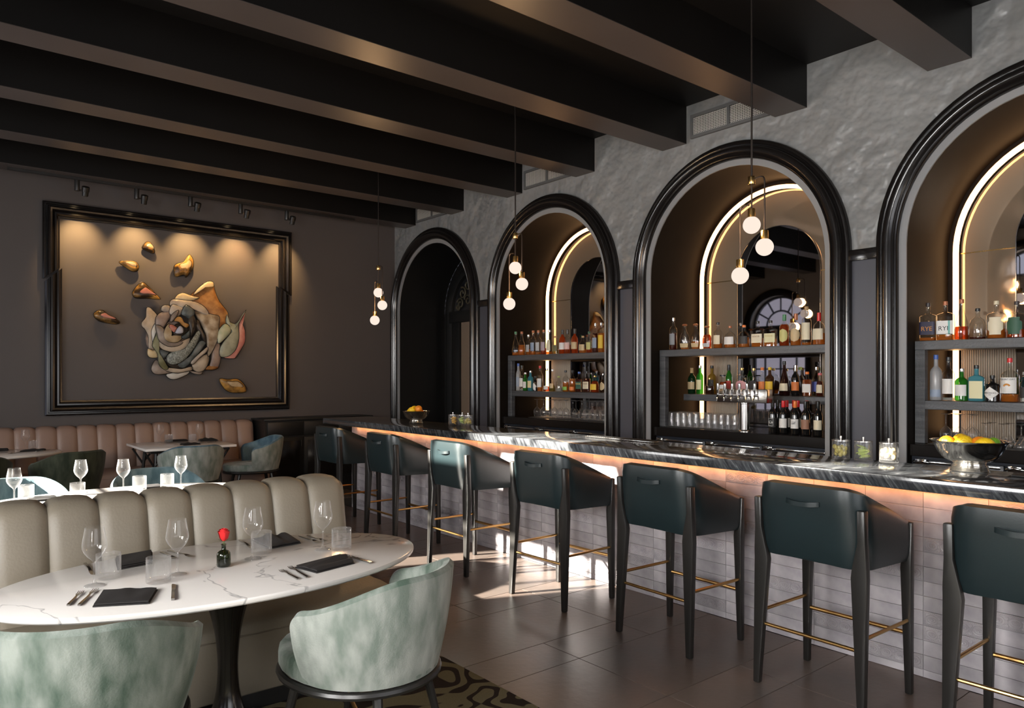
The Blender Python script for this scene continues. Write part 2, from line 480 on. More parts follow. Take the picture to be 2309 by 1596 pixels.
A4 = [(c, RO, SPR, 0.0) for c in ARCH]
wall_right = struct(arch_wall_faces(XW, A4, SPR, ZC, YR, YB).build('wall_right', M_PLASTER, smooth=0), 'grey trowelled plaster wall with four arches')
arch_wall_faces(XW, A4, 0, SPR, YR, YB).build('lower_panel', M_LOWER, wall_right, smooth=0)
MOULD = [(1.168,0),(1.168,.030),(1.158,.046),(1.138,.050),(1.126,.036),(1.116,.036),(1.112,.060),(1.098,.084),(1.070,.096),(1.044,.086),(1.032,.062),(1.022,.052),(1.016,.060),(1.006,.055),(0.999,.030),(0.999,0)]
for i, c in enumerate(ARCH):
    arch_sweep(MOULD, c, SPR, XW).build('arch_moulding', M_BLACKWOOD, wall_right, smooth=50)
    arch_sweep([(1.0,.014),(RO,.014),(RO,0)], c, SPR, XW).build('arch_ring', M_RING, wall_right, smooth=30)
    D = 6.80
    arch_sweep([(RO,0.0),(RO,-(D-XW))], c, SPR, XW).build('niche_lining', M_DARKDOOR if i == 0 else M_NICHE, wall_right, smooth=30)
    bk = [(c + RO*math.cos(PI*k/32), SPR + RO*math.sin(PI*k/32)) for k in range(33)]
    bk = [(c + RO, 0.0)] + bk + [(c - RO, 0.0)]
    MB().add([(D, yy, zz) for yy, zz in bk], [tuple(range(len(bk)))]).build('niche_back', M_DARKDOOR if i == 0 else M_PANELDARK, wall_right, smooth=0)
ys = [10.25] + [v for c in ARCH for v in (c + 1.168, c - 1.168)] + [YR]
for i in range(0, len(ys), 2):
    if ys[i] - ys[i+1] > 0.02:
        MB().box(XW - 0.045, XW, ys[i+1] - 0.02, ys[i] + (0.02 if i else 0), 2.500, 2.590).build('impost_band', M_BLACKWOOD, wall_right, bevel=0.008)

wall_back = struct(MB().box(XL, XW, YB, YB + 0.15, 0, ZC).build('wall_back', M_BACK), 'taupe brown wall behind the framed rose')
ceiling = struct(MB().box(XL, XW + 0.1, YR, YB + 0.1, ZC, ZC + 0.12).build('ceiling', M_CEIL), 'black ceiling with heavy beams')
for n in range(-6, 5):
    y1 = 4.846 + 1.268 * n
    bmb = MB().box(XL, XW - 0.001, y1 - 0.30, y1, ZB + .004, ZC + 0.02).build('beam', M_BEAM, ceiling)
    MB().box(XL, XW - 0.001, y1 - 0.2995, y1 - .0005, ZB, ZB + .004).build('lit_underside', M_BEAM_UNDER_LIT, bmb)  # thin slab carrying the painted bounce light, not a separate board

# ---- side wall opposite the bar with arched windows, front wall behind the camera
WINS = [(7.05, 0.80, 3.03, 0.45), (4.37, 0.42, 3.45, 3.38), (1.97, 0.80, 3.03, 0.45), (-0.57, 0.80, 3.03, 0.45), (9.30, 0.70, 2.74, 0.45)]
wall_left = struct(arch_wall_faces(XL, WINS, 0, ZC, YR, YB).build('wall_left', M_SIDE, smooth=0), 'plaster wall with arched fanlight windows')
for i, (c, r, sp, sill) in enumerate(WINS):
    arch_sweep([(r,0.0),(r,-0.22)], c, sp, XL, 1, sill).build('window_reveal', M_SIDE, wall_left, smooth=30)
    arch_sweep([(r+.16,0.0),(r+.16,.04),(r+.10,.06),(r+.03,.03),(r,.03),(r,0)], c, sp, XL, 1, max(sill-.02, 0)).build('window_moulding', M_BLACKWOOD, wall_left, smooth=50)
    XF = XL - 0.16
    w = arch_sweep([(r,-0.03),(r,.03),(r-.05,.03),(r-.05,-0.03)], c, sp, XF, 1, sill, closed=True).build('window_%d' % (i+1), M_WHITEP, smooth=40)
    struct(w, 'dark framed arched window with fanlight in the side wall')
    for k in range(1, 6):
        a = PI * k / 6
        if r < .6: break
        MB().tube([(XF, c + .34*math.cos(a), sp + .34*math.sin(a)), (XF, c + (r-.03)*math.cos(a), sp + (r-.03)*math.sin(a))], 0.020, 6).build('glazing_spoke', M_WHITEP, w)
    if r > .6: MB().tube([(XF, c + .36*math.cos(PI*k/18), sp + .36*math.sin(PI*k/18)) for k in range(19)], 0.022, 6).build('glazing_arc', M_WHITEP, w)
    if r > .6: MB().box(XF-.04, XF+.04, c-r, c+r, sp-.40, sp+.02).build('transom', M_WHITEP, w)
    MB().box(XF-.03, XF+.03, c-r, c+r, sill, sill+.06).build('sill_rail', M_WHITEP, w)
    for k in ((-1, 0, 1) if r > .6 else ()):
        MB().box(XF-.018, XF+.018, c+k*.4-.018, c+k*.4+.018, sill, sp).build('mullion', M_WHITEP, w)
    zz = sp - 0.5
    while zz > sill + 0.2:
        MB().box(XF-.015, XF+.015, c-r, c+r, zz-.015, zz+.015).build('glazing_bar', M_WHITEP, w); zz -= 0.5
    pl = [(c + r, sill)] + [(c + (r-.02)*math.cos(PI*k/28), sp + (r-.02)*math.sin(PI*k/28)) for k in range(29)] + [(c - r, sill)]
    MB().add([(XF, yy, z_) for yy, z_ in pl], [tuple(range(len(pl)))]).build('pane', M_PANE, w, smooth=0)

front = MB()
front.box(XL, XL + 1.0, YR - .15, YR, 0, ZC).box(4.0, XW, YR - .15, YR, 0, ZC).box(XL + 1.0, 4.0, YR - .15, YR, 3.25, ZC).box(XL + 1.0, 4.0, YR - .15, YR, 0, 0.45)
wall_front = struct(front.build('wall_front', M_SIDE, smooth=0), 'plaster wall with wide glazed front')
w5 = MB().box(XL + 1.0, 4.0, YR - .12, YR - .04, 0.45, 0.53).box(XL + 1.0, 4.0, YR - .12, YR - .04, 3.17, 3.25)
w5 = struct(w5.build('window_6', M_WHITEP, smooth=0), 'wide dark framed shopfront glazing')
for k in range(7):
    MB().box(XL + 1.0 + k - .03, XL + 1.0 + k + .03, YR - .11, YR - .05, 0.45, 3.25).build('mullion', M_WHITEP, w5)
MB().box(XL + 1.0, 4.0, YR - .082, YR - .078, 0.5, 3.2).build('pane', M_PANE, w5, smooth=0)

struct(MB().box(-6.8, -6.0, 9.9, 17.0, -0.1, 7.0).build('sun_blocking_wall', M_OUT), 'pale added wall blocking sun outside the side window')  # box added outside to keep direct sun off the last side window
# ---- door inside the first arch
DX, DC = 6.76, ARCH[0]
door = struct(arch_sweep([(.78,-.03),(.78,.05),(.70,.07),(.62,.05),(.60,.0),(.60,-.03)], DC, SPR, DX, -1).build('door_1', M_DARKDOOR, smooth=40), 'black door with arched scrollwork fanlight in the dark alcove')
MB().box(DX-.08, DX-.01, DC-.66, DC+.66, 2.42, 2.60).build('transom', M_DARKDOOR, door, bevel=.01)
MB().box(DX-.05, DX-.01, DC+.40, DC+.62, 0, 2.42).build('stile', M_DARKDOOR, door, bevel=.008)
MB().box(DX-.05, DX-.01, DC-.62, DC-.40, 0, 2.42).build('stile', M_DARKDOOR, door, bevel=.008)
MB().box(DX-.012, DX-.004, DC-.40, DC+.40, 0.05, 2.42).build('door_panel', M_BEIGE, door, smooth=0)
fan = [(DC + .60*math.cos(PI*k/24), 2.6 + .60*math.sin(PI*k/24)) for k in range(25)]
MB().add([(DX-.006, yy, z_) for yy, z_ in fan], [tuple(range(25))]).build('fanlight_panel', M_PANELDARK, door, smooth=0)
def scroll(cy, cz, r, a0, turn, sgn=1):
    pts = []
    for i in range(26):
        t = i / 25; a = a0 + sgn * turn * t
        rr = r * (1 - 0.8 * t)
        pts.append((DX - .03, cy + rr*math.cos(a), cz + rr*math.sin(a)))
    return pts
for sg in (1, -1):
    for (dy, dz, r, a0) in ((.40,.10,.09,0.3),(.34,.26,.10,1.2),(.20,.38,.09,2.0),(.20,.14,.09,0.2),(.10,.28,.08,1.0),(.46,.03,.05,0.0)):
        MB().tube(scroll(DC + sg*dy, 2.62 + dz, r, a0 if sg > 0 else PI - a0, 8.5, sg), 0.014, 6).build('scroll', M_IRON, door)

# ---- air vents high on the plaster wall
for (yc, lab) in ((4.05, 'wire mesh air vent above the arch with beer taps'), (6.595, 'wire mesh air vent above the second arch'), (9.14, 'wire mesh air vent above the dark doorway arch')):
    v = thing('air_vent', lab, 'vent', (XW, yc, 3.90))
    f = MB().box(-.03,0,-.43,.43,0,.03).box(-.03,0,-.43,.43,.20,.23).box(-.03,0,-.43,-.40,.03,.20).box(-.03,0,.40,.43,.03,.20).box(-.03,0,-.015,.015,.03,.20)
    f.build('frame', M_VENT, v)
    MB().box(-.004,-.001,-.40,.40,.03,.20).build('backing', M_VENTDARK, v)
    g = MB()
    for k in range(44): g.box(-.016,-.013,-.40+k*.0186-.0025,-.40+k*.0186+.0025,.03,.20)
    for k in range(11): g.box(-.019,-.016,-.40,.40,.035+k*.0155-.0022,.035+k*.0155+.0022)
    g.build('wire_mesh', M_VENTWIRE, v, smooth=0, fix=False)
# ================================================================== back bar niches
NAME = {1: 'in the niche beside the dark doorway', 2: 'in the niche behind the beer taps', 3: 'in the niche behind the large fruit bowl'}
def led_arch(c, i):
    t = thing('light_strip', 'glowing warm arched light strip ' + NAME[i], 'light strip', (0,0,0))
    arch_sweep([(.896,0),(.896,.022),(.858,.022),(.858,0)], c, SPR, 6.735, -1, 1.10, closed=True).build('diffuser', M_LED, t, smooth=40)
    arch_sweep([(RO-.002,.0),(RO-.002,-.055),(.866,-.055),(.866,.0)], c, SPR, 6.740, -1, 1.045, closed=True).build('mounting_frame', M_NICHE, t, smooth=40)
def mirror(c, i):
    t = thing('arched_mirror', 'bronze arched mirror with smoked centre panel ' + NAME[i], 'mirror', (0,0,0))
    r = .862
    def arch_panel(r, sp, z0, x0, x1, n=32):
        pl = [(c + r, z0)] + [(c + r*math.cos(PI*k/n), sp + r*math.sin(PI*k/n)) for k in range(n+1)] + [(c - r, z0)]
        m = len(pl)
        return MB().add([(x0,a,b) for a,b in pl] + [(x1,a,b) for a,b in pl],
                        [tuple(range(m)), tuple(range(2*m-1, m-1, -1))] + [(q,(q+1)%m,m+(q+1)%m,m+q) for q in range(m)])
    arch_panel(r, SPR, 1.845, 6.790, 6.798).build('bronze_pane', M_MIRROR, t, smooth=30)
    p = arch_panel(.460, 2.625, 1.045, 6.772, 6.782).build('smoked_pane', M_SMOKE, t, smooth=30)
    pth = [(6.770, c+.46, 1.05)] + [(6.770, c + .46*math.cos(PI*k/32), 2.625 + .46*math.sin(PI*k/32)) for k in range(33)] + [(6.770, c-.46, 1.05)]
    MB().tube(pth, 0.0045, 6).build('pane_edge', M_CHROME, p)
    for s in (1, -1):
        MB().box(6.776, 6.789, min(c+s*.455, c+s*.86), max(c+s*.455, c+s*.86), 2.583, 2.590).build('seam', M_BRASS, t)
        a, b_ = sorted((c + s*.465, c + s*.860))
        f = MB(); n = 24; w = (b_ - a) / n
        for k in range(n):
            y0 = a + k*w
            pts = [(6.795, y0), (6.785, y0 + .15*w), (6.779, y0 + .38*w), (6.779, y0 + .62*w), (6.785, y0 + .85*w), (6.795, y0 + w)]
            f.prism(pts, 1.045, 1.80)
        f.build('fluted_panel', M_FLUTE, t, smooth=60)
for i in (1, 2, 3):
    c = ARCH[i]
    led_arch(c, i); mirror(c, i)
    u = thing('back_bar_shelf', 'charcoal oak bottle shelving ' + NAME[i], 'shelf', (6.08, c, 0))
    g = RO - .004
    MB().box(0,.34,-g,g,1.768,1.838).build('top_shelf', M_SHELF, u, bevel=.003, seg=1)
    for s in (1, -1):
        MB().box(.001,.065,min(s*g,s*(g-.072)),max(s*g,s*(g-.072)),1.042,1.768).build('post', M_SHELF, u, bevel=.003, seg=1)
    if i == 2:
        MB().box(.31,.60,-g+.072,g-.072,1.306,1.374).build('shelf', M_SHELF, u, bevel=.003, seg=1)
    else:
        MB().box(.001,.34,-g+.072,g-.072,1.306,1.374).build('shelf', M_SHELF, u, bevel=.003, seg=1)
    bc = thing('back_counter', 'black back bar counter slab ' + NAME[i], 'counter', (0, c, 0))
    MB().box(5.985,6.73,-g,g,0.948,1.040).build('slab', M_BLACKWOOD, bc, bevel=.004, seg=1)
    fr = thing('bar_fridge', 'navy under counter bar fridge ' + NAME[i], 'fridge', (0, c, 0))
    MB().box(6.03,6.70,-g,g,0.02,0.944).build('body', M_FRIDGE, fr)
    for k in range(3):
        y0 = -g + .01 + k*(2*g-.02)/3; y1 = y0 + (2*g-.02)/3 - .012
        d = MB().box(6.00,6.03,y0,y1,.10,.925).build('door', M_FRIDGE, fr, bevel=.006)
        MB().box(5.992,6.000,y0+.02,y1-.02,.895,.915).build('handle', M_CHROME, d, bevel=.003)
        MB().box(5.975,6.000,y1-.10,y1-.02,.880,.930).tube([(5.985,y1-.12,.905),(5.975,y1-.06,.915),(5.985,y1-.005,.905)],.012,8).build('latch', M_CHROME, d, bevel=.004)
# ================================================================== bar
bar = thing('bar', 'long bar with black and white marble top and lavender tiled front', 'bar', (0,0,0))
MB().box(3.75,4.375,-0.6,8.13,1.008,1.070).build('marble_top', M_BAR, bar, bevel=.004)
MB().box(4.068,4.30,-0.6,8.0,0.0,1.008).build('body', M_TILEGROUT, bar)
plain = deco = None
def deco_tile():
    b = MB().box(0,.008,.0012,.2973,.0012,.0753)
    x = -.0035
    def ring(cy, cz, ry, rz, r=.0016):
        b.tube([(x+.003, cy+ry*math.cos(2*PI*k/14), cz+rz*math.sin(2*PI*k/14)) for k in range(14)], r*1.6, 5, loop=True)
    for (a, z0) in ((.006,.006),(.011,.011)):
        b.tube([(x+.003,a,z0),(x+.003,.2985-a,z0),(x+.003,.2985-a,.0765-z0),(x+.003,a,.0765-z0)], .0018, 5, loop=True)
    for k in range(4):
        cy = .042 + k*.0715
        ring(cy, .038, .028, .022); ring(cy, .038, .016, .011); ring(cy, .038, .005, .005)
        if k < 3:
            ring(cy+.0357, .056, .007, .007); ring(cy+.0357, .020, .007, .007); ring(cy+.0357,.038,.005,.009)
    return b
random.seed(11)
DECO = {(0,11),(1,3),(1,8),(2,0),(2,6),(3,1),(4,3),(5,7),(5,11),(6,0),(6,5),(7,3),(8,2),(8,3),(10,5),(11,9),(12,8),(13,5),(15,1),(16,2),(17,4),(18,0),(19,5),(20,1),(21,5),(22,0),(22,2),(0,4),(1,2),(9,0)}
cut = MB()
for c in range(24):
    y0 = 1.001 + c * .2985
    wd = .2985 if c < 23 else .133
    cut.box(4.060, 4.068, y0+.0009, y0+wd-.0009, .002, .0392)
    cut.box(4.060, 4.068, y0+.0009, y0+wd-.0009, .9589, 1.0)
    for r in range(12):
        z0 = .04 + r * .0765
        if c == 23:
            o = MB().box(0,.008,.0009,wd-.0009,.0009,.0756).build('tile', M_TILE, bar); o.location = (4.060, y0, z0); continue
        if (c, r) in DECO:
            if deco is None:
                o = deco_tile().build('tile', M_TILE, bar, smooth=45); deco = o.data
            else:
                o = bpy.data.objects.new('tile', deco); COL.objects.link(o); o.parent = bar
            o.location = (4.060, y0, z0)
        else:
            if plain is None:
                o = MB().box(0,.008,.0009,.2976,.0009,.0756).build('tile', M_TILE, bar, bevel=.0012, seg=1); plain = o.data
            else:
                o = bpy.data.objects.new('tile', plain); COL.objects.link(o); o.parent = bar
            o.location = (4.060 + random.uniform(-.0005,.0005), y0, z0)
ct = cut.build('cut_tiles', M_TILE, bar); ct['kind'] = 'stuff'
st = thing('under_bar_light', 'amber light strip under the marble bar overhang', 'light strip', (0,0,0))
MB().box(4.020,4.044,-0.6,7.99,.996,1.006).build('diffuser', M_LEDBAR, st)
MB().box(4.000,4.008,-0.6,7.99,.970,1.007).build('channel', M_BRASS, st)
la = bpy.data.lights.new('under_bar_glow', 'AREA'); la.shape = 'RECTANGLE'; la.size = .03; la.size_y = 8.3; la.energy = 12; la.color = (1.0,.34,.09)
lo = bpy.data.objects.new('under_bar_glow', la); COL.objects.link(lo); lo.location = (4.010, 3.7, .978); lo.rotation_euler = (0, R(-80), 0)
lo.parent = st

# ---- bar stools
def stool_shell(inner=False):
    """leather tub back: plan is a rounded U open towards the bar (+x)"""
    pts = []
    hw, xb, xf = .262, -.215, .235
    def plan(s, off):
        # s in -1..1 along the U, off = outward offset
        w = hw + off; x0 = xb - off; rc = .095 + off
        L1 = (xf - (x0 + rc)); La = PI/2*rc; Lb = 2*(w - rc); T = 2*L1 + 2*La + Lb
        d = (s + 1)/2*T
        if d < L1: return (xf - d, -w)
        d -= L1
        if d < La:
            a = d/rc; return (x0 + rc - rc*math.sin(a), -w + rc - rc*math.cos(a))
        d -= La
        if d < Lb: return (x0, -w + rc + d)
        d -= Lb
        if d < La:
            a = d/rc; return (x0 + rc - rc*math.cos(a), w - rc + rc*math.sin(a))
        d -= La
        return (x0 + rc + d, w)
    b = MB(); n = 49; rows = []
    outer = []; 
    for side in (0, 1):
        for j in range(9):
            t = j/8
            if side: t = 1 - t
            ring = []
            for i in range(n):
                s = -1 + 2*i/(n-1)
                off = (0.012 if not side else -0.030)
                e = abs(s)
                top = 1.035 - .185*max(0, (e-.30)/.70)**1.25
                bot = .655 + .02*(1-e)
                z = bot + (top-bot)*t
                lean = -.045*t*(1-e*e*.8)
                puff = .006*math.sin(PI*t) * (1 if not side else -1)
                x, y = plan(s, off + puff - (0.006 if (t > .97 or t < .03) else 0))
                ring.append((x + lean, y, z + (.008 if t > .97 and side else 0)))
            rows.append(ring)
    b.rings(rows, closed=False, loop=True)
    m = len(rows)
    n0 = len(b.v)
    b.f.append(tuple(i*n for i in range(m))); b.f.append(tuple(i*n + n-1 for i in reversed(range(m))))
    return b
def quad_leg(b, p0, p1, s0, s1):
    """tapered square leg from p0 (foot) to p1 (top); s = (x,y) half sizes"""
    (x0,y0,z0),(x1,y1,z1) = p0, p1
    b.rings([[(x0-s0[0],y0-s0[1],z0),(x0+s0[0],y0-s0[1],z0),(x0+s0[0],y0+s0[1],z0),(x0-s0[0],y0+s0[1],z0)],
             [(x1-s1[0],y1-s1[1],z1),(x1+s1[0],y1-s1[1],z1),(x1+s1[0],y1+s1[1],z1),(x1-s1[0],y1+s1[1],z1)]], True, True, True)
    return b
def make_stool():
    t = thing('bar_stool', '', 'stool')
    stool_shell().build('backrest', M_LEATHER, t, smooth=60)
    sp = [(x, y) for x, y in [(-.19,-.16),(-.13,-.225),(0,-.245),(.22,-.245),(.25,-.20),(.25,.20),(.22,.245),(0,.245),(-.13,.225),(-.19,.16)]]
    MB().prism(spline(sp, 3), .66, .755).build('seat', M_LEATHER, t, bevel=.018, smooth=60)
    for s in (1, -1):
        # rear leg runs up outside the back, splayed a little
        b = MB()
        b.rings([[(-.232+dx*.017, s*.270+dy*.017, 0.0) for dx,dy in ((-1,-1),(1,-1),(1,1),(-1,1))],
                 [(-.212+dx*.020, s*.252+dy*.038, .635) for dx,dy in ((-1,-1),(1,-1),(1,1),(-1,1))],
                 [(-.214+dx*.020, s*.255+dy*.035, .68) for dx,dy in ((-1,-1),(1,-1),(1,1),(-1,1))],
                 [(-.216+dx*.020, s*.266+dy*.019, .80) for dx,dy in ((-1,-1),(1,-1),(1,1),(-1,1))],
                 [(-.222+dx*.021, s*.266+dy*.019, .95) for dx,dy in ((-1,-1),(1,-1),(1,1),(-1,1))]], True, True, True)
        b.build('leg', M_LEG, t, bevel=.007)
        b = MB()
        b.rings([[(.235+dx*.016, s*.270+dy*.016, 0.0) for dx,dy in ((-1,-1),(1,-1),(1,1),(-1,1))],
                 [(.230+dx*.021, s*.262+dy*.026, .62) for dx,dy in ((-1,-1),(1,-1),(1,1),(-1,1))],
                 [(.240+dx*.012, s*.268+dy*.017, .845) for dx,dy in ((-1,-1),(1,-1),(1,1),(-1,1))]], True, True, True)
        b.build('leg', M_LEG, t, bevel=.006)
        MB().tube([(-.205,s*.268,.362),(.228,s*.268,.362)], .009, 10).build('foot_rail', M_BRASSROD, t)
    MB().tube([(-.214,-.268,.303),(-.214,.268,.303)], .009, 10).build('foot_rail', M_BRASSROD, t)
    MB().tube([(.230,-.268,.298),(.230,.268,.298)], .011, 10).build('foot_rail', M_BRASSROD, t)
    # pull strap
    h = MB()
    pth = [(-.268,-.085,.958),(-.276,-.075,.957),(-.288,-.04,.953),(-.290,0,.951),(-.288,.04,.953),(-.276,.075,.957),(-.268,.085,.958)]
    h.rings([[(x+.005,y,z-.012),(x-.005,y,z-.011),(x-.005,y,z+.011),(x+.005,y,z+.012)] for x,y,z in spline(pth,3,False)], True, True, True)
    h.build('pull_strap', M_LEATHER, t, smooth=40)
    return t
STOOLS = [(7.15,'first bar stool from the dark cabinet at the far end of the bar'),
          (6.02,'second bar stool from the dark cabinet at the far end of the bar'),
          (4.915,'teal leather bar stool with dappled sunlight on its back'),
          (3.82,'bar stool next to the sun dappled one, before the beer taps'),
          (2.785,'bar stool below the beer tap niche, two from the sun dappled one'),
          (1.835,'bar stool in front of the three garnish jars'),
          (0.95,'bar stool beside the large silver fruit bowl')]
s0 = make_stool()
for i, (y, lab) in enumerate(STOOLS):
    a = R(random.uniform(-2.0, 2.0))
    if i == 0:
        s0.location = (3.57, y, 0); s0.rotation_euler = (0,0,a); s0['label'] = lab; s0['group'] = 'leather bar stools along the bar'
    else:
        dup(s0, (3.57, y, 0), a, lab)
